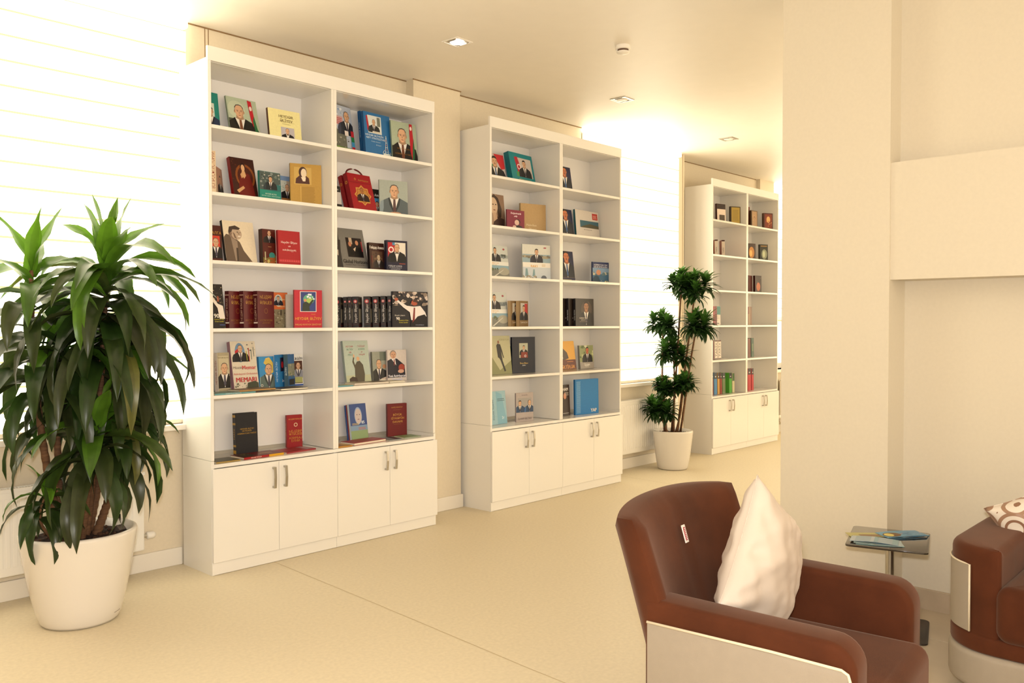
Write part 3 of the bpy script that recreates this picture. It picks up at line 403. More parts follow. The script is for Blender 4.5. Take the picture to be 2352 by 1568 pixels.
  (0,1.2393,0.14,1.42,0.15,0.2119,0.045,44,1,'1e1214','181416','black volume with red disc,fifth from left,fourth shelf of nearest bookcase','black volumes with red disc on spine','l',{},[('r',0.1,0.15,0.9,0.6,'8a8478'),('t',0.5,0.8,0.1,'Heydər Əliyev','c8b88c'),('r',0,0.04,1,0.06,'7c1820'),('srg',0.84,'b03840'),('stv',0.45,0.11,'Heydər Əliyev','d8d0c8'),('sr',0.72,0.725,'7c2428'),('sr',0.1,0.105,'7c2428')]),
  (0,1.3114,0.14,1.42,0.15,0.2147,0.042,44,1,'1e1214','181416','black volume with red disc,sixth from left,fourth shelf of nearest bookcase','black volumes with red disc on spine','l',{},[('r',0.1,0.15,0.9,0.6,'8a8478'),('t',0.5,0.8,0.1,'Heydər Əliyev','c8b88c'),('r',0,0.04,1,0.06,'7c1820'),('srg',0.84,'b03840'),('stv',0.45,0.11,'Heydər Əliyev','d8d0c8'),('sr',0.72,0.725,'7c2428'),('sr',0.1,0.105,'7c2428')]),
  (0,1.3728,0.14,1.42,0.15,0.2174,0.034,44,1,'1e1214','181416','black volume with red disc,seventh from left,fourth shelf of nearest bookcase','black volumes with red disc on spine','l',{},[('r',0.1,0.15,0.9,0.6,'8a8478'),('t',0.5,0.8,0.1,'Heydər Əliyev','c8b88c'),('r',0,0.04,1,0.06,'7c1820'),('srg',0.84,'b03840'),('stv',0.45,0.11,'Heydər Əliyev','d8d0c8'),('sr',0.72,0.725,'7c2428'),('sr',0.1,0.105,'7c2428')]),
  (0,1.427,0.14,1.42,0.15,0.2199,0.03,44,1,'1e1214','181416','black volume with red disc,eighth from left,fourth shelf of nearest bookcase','black volumes with red disc on spine','l',{},[('r',0.1,0.15,0.9,0.6,'8a8478'),('t',0.5,0.8,0.1,'Heydər Əliyev','c8b88c'),('r',0,0.04,1,0.06,'7c1820'),('srg',0.84,'b03840'),('stv',0.45,0.11,'Heydər Əliyev','d8d0c8'),('sr',0.72,0.725,'7c2428'),('sr',0.1,0.105,'7c2428')]),
  (0,1.3969,0.1,1.42,0.2816,0.2504,0.02,-12,0,'26242a','1c1c26','square dark book with waving man and confetti,fourth shelf of nearest bookcase','','l',{},[('n',0.0,0.6,1,1,60,['8a7a6c','c0aca0','5c5048','d8c8bc','3a3438']),('p',[(0.08,0.82),(0.2,0.72),(0.4,0.6),(0.6,0.58),(0.78,0.6),(0.92,0.42),(0.96,0.3),(0.8,0.32),(0.66,0.18),(0.52,0.18),(0.48,0.42),(0.3,0.55),(0.12,0.72),(0.05,0.8)],'e8e0dc'),('p',[(0.6,0.18),(0.7,0.3),(0.9,0.36),(0.96,0.28),(0.96,0.02),(0.5,0.02),(0.52,0.2)],'141218'),('e',0.1,0.78,0.05,0.045,'a85840'),('e',0.61,0.69,0.09,0.08,'a8543c'),('p',[(0.56,0.72),(0.6,0.79),(0.7,0.76),(0.7,0.66),(0.66,0.7)],'4a3028'),('p',[(0.59,0.55),(0.63,0.55),(0.62,0.2),(0.55,0.12)],'7c2c28'),('t',0.2,0.33,0.055,'Böyük Liderin','d8d0c8'),('t',0.14,0.24,0.11,'90','ece4dc'),('t',0.3,0.19,0.05,'Instants of the','d8cc3c'),('t',0.3,0.13,0.05,'Great Leader','d8cc3c'),('t',0.76,0.06,0.035,'www.azerbaijan.az','b8c0dc')]),
  (0,0.9392,0.16,1.0345,0.0536,0.2176,0.012,4,2,'28241c','28241c','dark sliver of a book beside the divider,fifth shelf of nearest bookcase','','l',{},[('r',0,0,1,0.5,'b8c0b8')]),
  (0,1.0832,0.2,1.0345,0.2182,0.2927,0.022,3,9,'b4c0b4','9ca8a4','pale green book with man raising one arm,fifth shelf of nearest bookcase','','l',{},[('t',0.25,0.87,0.055,'HEYDƏR','a84048'),('t',0.25,0.8,0.055,'ƏLİYEV','3c7c5c'),('t',0.25,0.73,0.055,'VƏ','a84048'),('t',0.72,0.87,0.055,'ГЕЙДАР','a84048'),('t',0.72,0.8,0.055,'АЛИЕВ','3c7c5c'),('t',0.72,0.73,0.055,'И','a84048'),('t',0.25,0.67,0.05,'MİLLİ','3c7c5c'),('t',0.72,0.67,0.05,'НАЦИЯ','a84048'),('r',0,0,1,0.18,'b8bc9c'),('p',[(0.34,0.02),(0.72,0.02),(0.76,0.2),(0.72,0.42),(0.6,0.52),(0.48,0.5),(0.4,0.42),(0.36,0.52),(0.4,0.62),(0.36,0.62),(0.3,0.5),(0.38,0.34)],'504838'),('e',0.54,0.57,0.06,0.05,'d8a880'),('e',0.38,0.64,0.03,0.04,'d8a880'),('p',[(0.12,0.03),(0.45,0.03),(0.42,0.12),(0.25,0.15),(0.12,0.1)],'3a2820')]),
  (0,1.3228,0.22,1.0345,0.1388,0.2115,0.018,4,4,'96998c','7c7c70','book with man clasping his hands beside white portrait book,fifth shelf of nearest bookcase','','l',{},[('r',0.5,0.7,1,1,'6c7468'),('man',0.42,0.03,0.74,{'suit': '2c2c2c','bald': 1}),('e',0.78,0.5,0.12,0.07,'b08060'),('p',[(0.3,0.02),(1,0.02),(1,0.16),(0.6,0.1)],'d8d0c0'),('t',0.8,0.09,0.06,'HEYDƏR','a84834')]),
  (0,1.4422,0.21,1.0345,0.1748,0.2216,0.014,0,2,'d8ccc4','c8bcb8','glossy pale book with seated man and outlined white title,fifth shelf of nearest bookcase','','l',{},[('p',[(0.0,0.1),(0.0,0.66),(0.2,0.72),(0.5,0.72),(0.9,0.5),(0.95,0.1)],'1e1c2a'),('e',0.74,0.42,0.16,0.12,'a84838'),('e',0.3,0.87,0.165,0.125,'8c8078'),('e',0.31,0.84,0.145,0.12,'d0a080'),('e',0.25,0.86,0.025,0.01,'3a2c28'),('e',0.38,0.86,0.025,0.01,'3a2c28'),('p',[(0.3,0.85),(0.34,0.85),(0.36,0.81),(0.29,0.81)],'b88868'),('e',0.32,0.775,0.05,0.01,'96544a'),('p',[(0.2,0.72),(0.4,0.72),(0.45,0.5)],'ece4e0'),('r',0.33,0.5,0.38,0.7,'7c3030'),('e',0.7,0.3,0.16,0.06,'d8a890'),('t',0.48,0.16,0.11,'Yeni Azərbaycan','f0ecf4'),('t',0.48,0.05,0.1,'Qurucusu','b8c4e8')]),
  (0,1.0531,0.07,1.0345,0.2818,0.12,0.013,-2,90,'c0b4a4','d8ccbc','flat pale paged book lying under right bay row,fifth shelf of nearest bookcase','','b',{},[('r',0.55,0.1,0.95,0.9,'6a5c4c')]),
  (0,0.8789,0.015,1.0345,0.1237,0.11,0.007,0,90,'9cb0a8','6cacb8','flat thin blue edged book at left of right bay,fifth shelf of nearest bookcase','','b',{},[('r',0.75,0.1,1,0.9,'c8c088')]),
  (0,1.3584,0.08,1.0345,0.1313,0.1,0.01,0,90,'d8d0b8','e0d8c4','small flat cream book below the glossy pale book,fifth shelf of nearest bookcase','','b',{},[]),
  (0,1.1299,0.25,0.638,0.1682,0.2433,0.012,4,8,'34508c','2c4c88','blue spined booklet at back of three,cupboard top of nearest bookcase','','l',{},[]),
  (0,1.1343,0.236,0.638,0.1564,0.247,0.012,4,8,'a0a8b0','8c3a34','dark red spined booklet in middle of three,cupboard top of nearest bookcase','','l',{},[]),
  (0,1.1387,0.222,0.638,0.1509,0.2503,0.014,4,8,'2c4888','c8d4dc','blue booklet with floating face above green field,cupboard top of nearest bookcase','','l',{},[('r',0,0.0,1,0.28,'88a070'),('r',0,0.26,1,0.4,'7c98b8'),('e',0.5,0.67,0.22,0.24,'94a8c8'),('e',0.5,0.66,0.19,0.21,'c8b8b4'),('e',0.43,0.7,0.03,0.012,'3c3c50'),('e',0.58,0.7,0.03,0.012,'3c3c50'),('e',0.5,0.57,0.06,0.012,'8c6468'),('t',0.75,0.48,0.11,'85','dce4ec'),('lines',0.1,0.42,0.5,0.48,2,'c8b060'),('lines',0.45,0.28,0.9,0.36,2,'b86c48')]),
  (0,1.4462,0.22,0.638,0.1587,0.2327,0.02,-10,1,'6a1418','58101a','glossy dark red book with gold three line title,cupboard top of nearest bookcase','','l',{},[('t',0.5,0.89,0.045,'RAMİZ MEHDİYEV','c89848'),('r',0.3,0.81,0.7,0.813,'b08040'),('t',0.52,0.66,0.09,'BÖYÜK','d09c48'),('t',0.52,0.55,0.085,'SİYASƏTİN','d09c48'),('t',0.52,0.44,0.09,'DAVAMI','d09c48'),('r',0.3,0.36,0.7,0.363,'b08040')]),
  (0,0.8858,0.02,0.638,0.1101,0.13,0.009,0,90,'a87834','c08838','flat orange brown book at left of right bay,cupboard top of nearest bookcase','','b',{},[('r',0.65,0.1,0.95,0.9,'c0a068'),('e',0.4,0.5,0.15,0.2,'8a5a30')]),
  (0,1.0203,0.03,0.638,0.2896,0.14,0.016,6,90,'98242c','a02830','flat red book with white page edge,cupboard top of nearest bookcase','','b',{'wp': 1},[('lines',0.3,0.4,0.8,0.6,2,'a83c40')]),
  (0,1.327,0.05,0.638,0.105,0.14,0.006,-4,90,'4c4c50','8c8c8c','flat glossy dark magazine in front of dark red book,cupboard top of nearest bookcase','','b',{},[('r',0.1,0.1,0.5,0.9,'8c949c'),('r',0.7,0.1,1,0.9,'3a2c34')]),
  (0,1.4701,0.06,0.638,0.1427,0.13,0.006,-4,90,'7c9464','a0a890','flat glossy green magazine at right end,cupboard top of nearest bookcase','','b',{},[('r',0.1,0.1,0.6,0.9,'8ca070')]),
  (1,2.4257,0.19,2.582,0.2406,0.23,0.012,3,11,'c4b8b4','b0a8a4','portrait book with flag cut by left side panel,top shelf of middle bookcase','','l',{},[('p',[(0.5,1),(1,1),(1,0.5),(0.8,0.45)],'c02830'),('r',0,0.3,0.5,0.6,'4c8c58'),('man',0.5,0,0.95,{'suit': '16161c','mus': 1,'tie': '5a6a88'})]),
  (1,2.695,0.16,2.582,0.312,0.2613,0.05,5,12,'148088','0f6a74','thick teal book with portrait and flag,top shelf of middle bookcase','','l',{},[('r',0.3,0.22,0.92,0.86,'c8bcb4'),('p',[(0.2,0.86),(0.34,0.88),(0.5,0.25),(0.3,0.25)],'b02434'),('r',0.22,0.22,0.34,0.38,'4c9050'),('ring',0.36,0.55,0.09,0.03,'f0dcd8'),('man',0.6,0.22,0.6,{'suit': '14141a','mus': 1}),('t',0.55,0.13,0.05,'PREZİDENT İLHAM ƏLİYEV','c8b870'),('t',0.55,0.05,0.04,'AZƏRBAYCAN','c8b870')]),
  (1,2.4159,0.19,2.2,0.2451,0.2844,0.014,4,6,'8c705c','7c6450','sepia book with long haired woman cut by left side panel,second shelf of middle bookcase','','l',{},[('r',0.1,0,0.6,1,'a48a74'),('p',[(0.3,0.9),(0.5,1),(0.7,0.9),(0.85,0.6),(0.8,0.35),(0.65,0.3),(0.6,0.7)],'3a2820'),('e',0.45,0.66,0.2,0.24,'d0b498'),('p',[(0.3,0.0),(0.9,0.0),(0.95,0.3),(0.6,0.36),(0.4,0.2)],'42302a'),('e',0.42,0.7,0.04,0.014,'2c1c18'),('e',0.56,0.7,0.04,0.014,'2c1c18'),('e',0.47,0.54,0.06,0.016,'8c5848'),('p',[(0.38,0.46),(0.55,0.46),(0.6,0.3),(0.4,0.2)],'c8a88c')]),
  (1,2.6104,0.15,2.2,0.1877,0.1616,0.012,-6,1,'7c1c38','6c1830','maroon booklet with woman resting chin on hand,second shelf of middle bookcase','','l',{},[('t',0.5,0.85,0.13,'Xoşməramlı','ecd8dc'),('t',0.5,0.7,0.12,'səfir','ecd8dc'),('e',0.6,0.42,0.16,0.13,'2c1418'),('e',0.56,0.38,0.13,0.14,'dcb8a8'),('p',[(0.35,0.0),(0.95,0.0),(0.85,0.2),(0.65,0.26),(0.5,0.22)],'1c1620'),('e',0.42,0.16,0.1,0.07,'d8b4a4')]),
  (1,2.8267,0.2,2.2,0.2536,0.2387,0.02,-14,1,'b89868','a88c60','plain tan book with faint pale title,second shelf of middle bookcase','','l',{},[('t',0.42,0.26,0.11,'Mehriban','dcc8a0'),('t',0.46,0.12,0.11,'Əliyeva','dcc8a0')]),
  (1,2.4156,0.18,1.81,0.2701,0.2611,0.012,3,6,'d0d4d0','c0c4c0','white banded road picture book at left end,third shelf of middle bookcase','','l',{},[('r',0,0.5,1,1,'c8ccc8'),('r',0,0.62,1,0.72,'98a0a0'),('n',0,0.6,0.9,0.74,12,['4c5450','7c8488']),('e',0.82,0.9,0.05,0.03,'a04850'),('man',0.42,0.5,0.46,{'suit': '18141c','mus': 1}),('r',0,0.38,1,0.5,'e4e4e0'),('t',0.34,0.45,0.06,'AZƏRBAYCAN','d8a040'),('t',0.34,0.39,0.06,'YOLLARI','d8a040'),('r',0,0,1,0.38,'7c7c74'),('r',0,0.26,1,0.38,'88a8b8'),('n',0,0.18,0.5,0.3,10,['4c5c40','5c6848']),('e',0.75,0.2,0.25,0.12,'a8a494'),('p',[(0.2,0),(0.3,0),(0.75,0.25),(0.72,0.25)],'d0ccc0')]),
  (1,2.7827,0.14,1.81,0.2876,0.2849,0.012,-12,1,'d4d4cc','b8bcb8','white BAKI book with man above city towers,third shelf of middle bookcase','','l',{},[('r',0,0.48,1,0.72,'90a8b4'),('r',0,0.62,1,0.68,'7c7464'),('n',0,0.6,1,0.7,12,['6a6a5c','a09880']),('man',0.5,0.48,0.42,{'suit': '1c1a24','mus': 1}),('e',0.8,0.92,0.05,0.02,'a84c54'),('r',0,0.34,1,0.48,'e8e4dc'),('t',0.4,0.37,0.11,'BAKI','d0983c'),('lines',0.68,0.37,0.82,0.45,3,'c8b080'),('r',0,0,1,0.34,'c4ccd4'),('p',[(0.08,0.08),(0.1,0.3),(0.16,0.3),(0.2,0.08)],'7898a0'),('p',[(0.34,0.08),(0.37,0.28),(0.42,0.28),(0.44,0.08)],'7898a0'),('n',0,0,0.5,0.1,12,['a89c84','888478']),('e',0.75,0.03,0.1,0.08,'5c6470')]),
  (1,2.4128,0.18,1.42,0.2623,0.2759,0.012,3,6,'d0d4d0','c0c4c0','white banded road picture book at left end,fourth shelf of middle bookcase','','l',{},[('r',0,0.5,1,1,'c8ccc8'),('r',0,0.62,1,0.72,'98a0a0'),('n',0,0.6,0.9,0.74,12,['4c5450','7c8488']),('e',0.82,0.9,0.05,0.03,'a04850'),('man',0.42,0.5,0.46,{'suit': '18141c','mus': 1}),('r',0,0.38,1,0.5,'e4e4e0'),('t',0.34,0.45,0.06,'AZƏRBAYCAN','d8a040'),('t',0.34,0.39,0.06,'YOLLARI','d8a040'),('r',0,0,1,0.38,'7c7c74'),('r',0,0.26,1,0.38,'88a8b8'),('n',0,0.18,0.5,0.3,10,['4c5c40','5c6848']),('e',0.75,0.2,0.25,0.12,'a8a494'),('p',[(0.2,0),(0.3,0),(0.75,0.25),(0.72,0.25)],'d0ccc0')]),
  (1,2.6673,0.16,1.42,0.1616,0.208,0.03,14,1,'7c6038','64401c','brown portrait book with red flag,left of the matching pair,fourth shelf of middle bookcase','brown portrait pair','l',{},[('r',0.16,0.24,0.92,0.92,'b8b4ac'),('r',0.6,0.5,0.92,0.9,'b43438'),('man',0.5,0.24,0.62,{'suit': '16141a','mus': 1}),('t',0.5,0.15,0.08,'İLHAM ƏLİYEV','e4d8c0'),('sr',0,1,'b89c74')]),
  (1,2.7445,0.14,1.42,0.1548,0.209,0.03,14,1,'7c6038','64401c','brown portrait book with red flag,right of the matching pair,fourth shelf of middle bookcase','brown portrait pair','l',{},[('r',0.16,0.24,0.92,0.92,'b8b4ac'),('r',0.6,0.5,0.92,0.9,'b43438'),('man',0.5,0.24,0.62,{'suit': '16141a','mus': 1}),('t',0.5,0.15,0.08,'İLHAM ƏLİYEV','e4d8c0'),('sr',0,1,'b89c74')]),
  (1,2.4598,0.17,1.0345,0.2456,0.3107,0.014,3,6,'b4b08c','a8a47c','olive book with full length man in black walking,fifth shelf of middle bookcase','','l',{},[('p',[(0.0,0.0),(1,0.0),(1,0.35),(0.4,0.1),(0,0.5)],'848458'),('t',0.7,0.9,0.06,'AZƏRBAYCAN','8c8464'),('p',[(0.3,0.75),(0.36,0.8),(0.5,0.78),(0.58,0.6),(0.64,0.42),(0.6,0.42),(0.52,0.6),(0.56,0.35),(0.7,0.08),(0.62,0.06),(0.46,0.36),(0.4,0.42),(0.34,0.44)],'1a1614'),('e',0.41,0.84,0.05,0.04,'8c5c44')]),
  (1,2.6421,0.245,1.0345,0.1669,0.2202,0.012,3,5,'5c9c54','5c9c54','green booklet showing behind the olive walking man book,fifth shelf of middle bookcase','','l',{},[('n',0.5,0.2,1,0.8,8,['3c4c38','88b078'])]),
  (1,2.7241,0.2,1.0345,0.2463,0.298,0.02,-8,1,'171b2c','12162a','navy book with small framed lectern photograph,fifth shelf of middle bookcase','','l',{},[('r',0.3,0.42,0.68,0.83,'b4b49c'),('r',0.36,0.42,0.68,0.55,'7c3020'),('man',0.5,0.5,0.28,{'suit': '14161c'}),('r',0.38,0.42,0.66,0.58,'843424'),('ring',0.56,0.47,0.035,0.014,'dcd4d4'),('t',0.5,0.27,0.055,'İlham Əliyev','e4c068'),('t',0.5,0.21,0.05,'Zəfər','dcd8d0')]),
  (1,2.3855,0.14,0.638,0.2346,0.2654,0.008,4,6,'90b4c0','98bcc8','pale blue booklet leaning at left end,cupboard top of middle bookcase','','l',{},[('p',[(0.5,0.0),(1,0),(0.8,0.9),(0.5,1)],'78a8bc'),('tv',0.3,0.45,0.12,'Dövlət Siyasəti','3c5464'),('lines',0.55,0.7,0.95,0.8,2,'50707c'),('t',0.8,0.18,0.1,'İV','e4f0f0')]),
  (1,2.7161,0.15,0.638,0.1831,0.2367,0.014,-8,1,'aca09c','9c9090','grey glossy book with two facing men,cupboard top of middle bookcase','','l',{},[('t',0.5,0.92,0.05,'AKADEMİK','5c5050'),('r',0.1,0.32,0.9,0.82,'9c9894'),('man',0.22,0.32,0.44,{'suit': '2c4464'}),('man',0.78,0.32,0.44,{'suit': '2c4464','bald': 1}),('t',0.5,0.1,0.09,'İLHAM ƏLİYEV','5c4c50')]),
  (1,3.2752,0.19,2.582,0.2388,0.2383,0.02,3,9,'1c2044','14183a','navy portrait book beside the divider,top shelf of middle bookcase','','l',{},[('man',0.6,0.08,0.98,{'suit': '202430','mus': 1,'skin': 'cc7c54','tie': '3c5c88'}),('r',0,0,1,0.12,'1c1e44'),('r',0,0.12,1,0.125,'a88c6c'),('lines',0.1,0.04,0.8,0.09,1,'88846c')]),
  (1,3.281,0.19,2.2,0.249,0.2489,0.02,3,8,'1c2044','14183a','navy portrait book beside the divider,second shelf of middle bookcase','','l',{},[('man',0.6,0.08,0.98,{'suit': '202430','mus': 1,'skin': 'cc7c54','tie': '3c5c88'}),('r',0,0,1,0.12,'1c1e44'),('r',0,0.12,1,0.125,'a88c6c'),('lines',0.1,0.04,0.8,0.09,1,'88846c')]),
  (1,3.5491,0.19,2.2,0.3625,0.2582,0.02,3,5,'d4ccc4','2c5c64','white book with landscape strip and red square,second shelf of middle bookcase','','l',{},[('r',0.72,0.72,0.95,0.94,'b8201c'),('lines',0.75,0.76,0.92,0.9,4,'e4a898'),('r',0.18,0.4,0.98,0.65,'3c6474'),('p',[(0.18,0.4),(0.98,0.4),(0.98,0.5),(0.6,0.55),(0.3,0.46)],'54503c'),('t',0.5,0.33,0.04,'BAKU: THE LAND OF FIRE','342c2c')]),
  (1,3.275,0.18,1.81,0.2593,0.269,0.02,3,7,'1c2044','14183a','navy portrait book beside the divider,third shelf of middle bookcase','','l',{},[('man',0.6,0.08,0.98,{'suit': '202430','mus': 1,'skin': 'cc7c54','tie': '3c5c88'}),('r',0,0,1,0.12,'1c1e44'),('r',0,0.12,1,0.125,'a88c6c'),('lines',0.1,0.04,0.8,0.09,1,'88846c')]),
  (1,3.7098,0.14,1.81,0.2136,0.1874,0.014,-6,0,'7c98b8','1c2c5c','small blue photograph book with navy title band,third shelf of middle bookcase','','l',{},[('r',0,0.72,1,1,'1c2858'),('t',0.5,0.87,0.1,'AZƏRBAYCAN YENİ','e8e8f0'),('t',0.5,0.77,0.1,'GƏLƏCƏYƏ DOĞRU','e8e8f0'),('r',0,0.0,1,0.42,'3c6484'),('n',0,0.36,1,0.52,8,['c0b8a0','54707c']),('p',[(0,0),(0.5,0),(0.36,0.3),(0.2,0.36),(0,0.2)],'1c3c54'),('e',0.36,0.5,0.14,0.13,'c88c6c'),('n',0.5,0,1,0.12,8,['c8c090'])]),
  (1,3.3605,0.2,1.42,0.2496,0.2427,0.024,3,1,'2c241e','1c1a1c','dark brown portrait volume,left one of three,fourth shelf of middle bookcase','dark portrait volumes','l',{},[('e',0.6,0.62,0.3,0.3,'46382e'),('man',0.58,0.0,0.95,{'suit': '1c1614','mus': 1,'skin': 'a87858','alpha': 1}),('t',0.4,0.29,0.07,'AZƏRBAYCAN','d8ccc0'),('t',0.4,0.22,0.06,'2003-2013','d8ccc0'),('lines',0.2,0.15,0.65,0.18,1,'8c7c6c'),('stv',0.4,0.08,'İLHAM ƏLİYEV','dcdcdc')]),
  (1,3.4112,0.168,1.42,0.2661,0.243,0.024,3,1,'2c241e','1c1a1c','dark brown portrait volume,middle one of three,fourth shelf of middle bookcase','dark portrait volumes','l',{},[('e',0.6,0.62,0.3,0.3,'46382e'),('man',0.58,0.0,0.95,{'suit': '1c1614','mus': 1,'skin': 'a87858','alpha': 1}),('t',0.4,0.29,0.07,'AZƏRBAYCAN','d8ccc0'),('t',0.4,0.22,0.06,'2003-2013','d8ccc0'),('lines',0.2,0.15,0.65,0.18,1,'8c7c6c'),('stv',0.4,0.08,'İLHAM ƏLİYEV','dcdcdc')]),
  (1,3.4683,0.136,1.42,0.2766,0.2435,0.024,3,1,'2c241e','1c1a1c','dark brown portrait volume,right one of three,fourth shelf of middle bookcase','dark portrait volumes','l',{},[('e',0.6,0.62,0.3,0.3,'46382e'),('man',0.58,0.0,0.95,{'suit': '1c1614','mus': 1,'skin': 'a87858','alpha': 1}),('t',0.4,0.29,0.07,'AZƏRBAYCAN','d8ccc0'),('t',0.4,0.22,0.06,'2003-2013','d8ccc0'),('lines',0.2,0.15,0.65,0.18,1,'8c7c6c'),('stv',0.4,0.08,'İLHAM ƏLİYEV','dcdcdc')]),
  (1,3.2691,0.16,1.0345,0.2652,0.2533,0.02,4,8,'d8a03c','4c1c10','yellow and brown leaning book beside the divider,fifth shelf of middle bookcase','','l',{},[('p',[(0,0.35),(0.4,0.35),(0.62,0.4),(0.55,0.6),(0.3,0.78),(0,0.8)],'4c3c34'),('p',[(0.1,0.78),(0.2,0.78),(0.3,0.4),(0.2,0.4)],'d8ccbc'),('r',0,0,1,0.35,'5c200c'),('t',0.5,0.1,0.16,'ZƏLTİFLƏR','d8943c'),('lines',0.5,0.27,0.9,0.31,1,'c87c34')]),
  (1,3.5725,0.17,1.0345,0.2118,0.2115,0.02,3,3,'a8a094','80807c','grey banded book with smiling portrait,fifth shelf of middle bookcase','','l',{},[('r',0.0,0.3,1,1,'8c9468'),('n',0,0.4,1,1,14,['b8bc90','5c6c44','d0d0b4']),('man',0.55,0.28,0.68,{'suit': '16161a','mus': 1,'skin': 'c86c4c'}),('r',0,0,1,0.28,'9c948c'),('t',0.5,0.17,0.12,'İLHAM','e8e4dc'),('t',0.5,0.1,0.07,'ƏLİYEV','dcd8d0')]),
  (1,3.2456,0.15,0.638,0.1805,0.2694,0.016,4,3,'2c1810','2c1810','dark brown book beside the divider,cupboard top of middle bookcase','','l',{},[('t',0.56,0.86,0.14,'İLHAM','e0d8d0'),('e',0.62,0.64,0.12,0.1,'c08060'),('lines',0.6,0.66,0.95,0.78,3,'a89c90'),('lines',0.4,0.07,0.95,0.11,1,'a8a098')]),
  (1,3.4568,0.13,0.638,0.2956,0.311,0.02,-6,1,'1c74b4','1868a8','bright blue book lettered YAP,cupboard top of middle bookcase','','l',{},[('dots',0.05,0.04,0.22,0.96,'a8d0e0'),('t',0.78,0.1,0.13,'YAP','e4dcc8',1)]),
  (2,6.2735,0.3524,2.582,0.1337,0.2165,0.03,-15,2,'e4d0c0','3c1c14','dark topped pale book at left of top shelf of farthest bookcase','','l',{},[('r',0,0.72,1,1,'2c1810'),('r',0.25,0.0,0.9,0.42,'4c3c2c')]),
  (2,6.5071,0.3124,2.582,0.1364,0.2034,0.03,-25,1,'4c3c18','3c2c1c','golden paged book with dark border,top shelf of farthest bookcase','','l',{},[('r',0.08,0.05,0.92,0.95,'a88c34'),('lines',0.2,0.2,0.8,0.85,8,'8a7430')]),
  (2,7.0206,0.3824,2.582,0.0781,0.2588,0.02,0,1,'6c2c18','6c2c18','brown sliver of a book beside the divider,top shelf of farthest bookcase','','l',{},[]),
  (2,7.0633,0.3424,2.582,0.1297,0.2143,0.024,-5,1,'6c5434','4c341c','patterned tan book left of the dark red one,top shelf of farthest bookcase','','l',{},[('r',0.1,0.05,0.9,0.95,'a8845c'),('n',0.1,0.1,0.9,0.9,8,['c0a070','7a4a30'])]),
  (2,7.2648,0.2874,2.582,0.1352,0.1947,0.034,-25,1,'4c2014','54301c','dark red ornate book at right end,top shelf of farthest bookcase','','l',{},[('r',0.12,0.06,0.9,0.94,'7c341c'),('e',0.5,0.6,0.2,0.2,'d8a868'),('n',0.2,0.1,0.9,0.5,8,['a84c28','c88c50'])]),
  (2,6.2753,0.3424,2.2,0.14,0.1892,0.036,40,1,'a8502c','dcd0c0','white spined book,left of its pair,second shelf of farthest bookcase','white spined pair','l',{},[('n',0,0,1,1,8,['c06c3c','6c2c1c']),('sr',0.92,1,'3c1810'),('stv',0.4,0.1,'TARİX','50443c')]),
  (2,6.4316,0.3424,2.2,0.14,0.1953,0.036,40,1,'a8502c','dcd0c0','white spined book,right of its pair,second shelf of farthest bookcase','white spined pair','l',{},[('n',0,0,1,1,8,['5c8c4c','c06c3c','6c2c1c']),('sr',0.92,1,'3c1810'),('stv',0.4,0.1,'TARİX','50443c')]),
  (2,7.0175,0.3524,2.2,0.1172,0.198,0.02,-15,1,'3c2414','3c2414','dark amber picture book beside the divider,second shelf of farthest bookcase','','l',{},[('e',0.4,0.45,0.4,0.35,'b87c34'),('e',0.3,0.4,0.2,0.2,'e0b060')]),
  (2,7.2388,0.3224,2.2,0.1186,0.1981,0.03,-25,1,'2c2c20','2c2418','dark green picture book at right of second shelf of farthest bookcase','','l',{},[('e',0.55,0.4,0.35,0.3,'8c9078'),('e',0.5,0.4,0.15,0.2,'c4c8a4'),('r',0.1,0.86,0.9,0.94,'8c6c3c')]),
  (2,7.0365,0.3624,1.81,0.146,0.207,0.02,10,1,'5c241c','4c2018','dark red spine beside the divider,third shelf of farthest bookcase','','l',{},[]),
  (2,7.1615,0.3424,1.81,0.1227,0.208,0.03,-10,1,'3c2c20','3c1814','dark picture book with warm centre,third shelf of farthest bookcase','','l',{},[('e',0.5,0.35,0.3,0.25,'b8683c'),('n',0.1,0.4,0.9,0.9,8,['6c5c48'])]),
  (2,6.1296,0.3224,1.42,0.0956,0.2113,0.14,0,1,'8c2c24','8c2c24','red spine beside the left panel,fourth shelf of farthest bookcase','','l',{},[('r',0.6,0,1,1,'6c1c1c')]),
  (2,6.2281,0.3224,1.42,0.0746,0.2126,0.14,0,1,'d8ccc0','d8ccc0','teal and white spine right of a red one,fourth shelf of farthest bookcase','','l',{},[('r',0,0.55,1,1,'2c746c'),('r',0,0.06,0.6,0.1,'3c3434')]),
  (2,6.936,0.3224,1.42,0.1079,0.217,0.14,0,1,'7c5c44','7c5c44','brown spine beside the divider,fourth shelf of farthest bookcase','','l',{},[('r',0.3,0,0.6,1,'9c7c5c'),('r',0.0,0.6,0.4,1,'6c2c20')]),
  (2,6.0997,0.3224,1.0345,0.068,0.2166,0.14,0,1,'5c2018','5c2018','dark maroon spine beside the left panel,fifth shelf of farthest bookcase','','l',{},[]),
  (2,6.1788,0.3224,1.0345,0.0657,0.2153,0.14,0,1,'dccfc0','dccfc0','white spine with dark bands,left of its pair,fifth shelf of farthest bookcase','white spines with dark bands','l',{},[('r',0,0.93,1,1,'4c1c14'),('r',0,0,1,0.04,'4c1c14'),('tv',0.5,0.5,0.3,'TARİX','443c34')]),
  (2,6.256,0.3224,1.0345,0.0663,0.2141,0.14,0,1,'dccfc0','dccfc0','white spine with dark bands,right of its pair,fifth shelf of farthest bookcase','white spines with dark bands','l',{},[('r',0,0.93,1,1,'4c1c14'),('r',0,0,1,0.04,'4c1c14'),('tv',0.5,0.5,0.3,'TARİX','443c34')]),
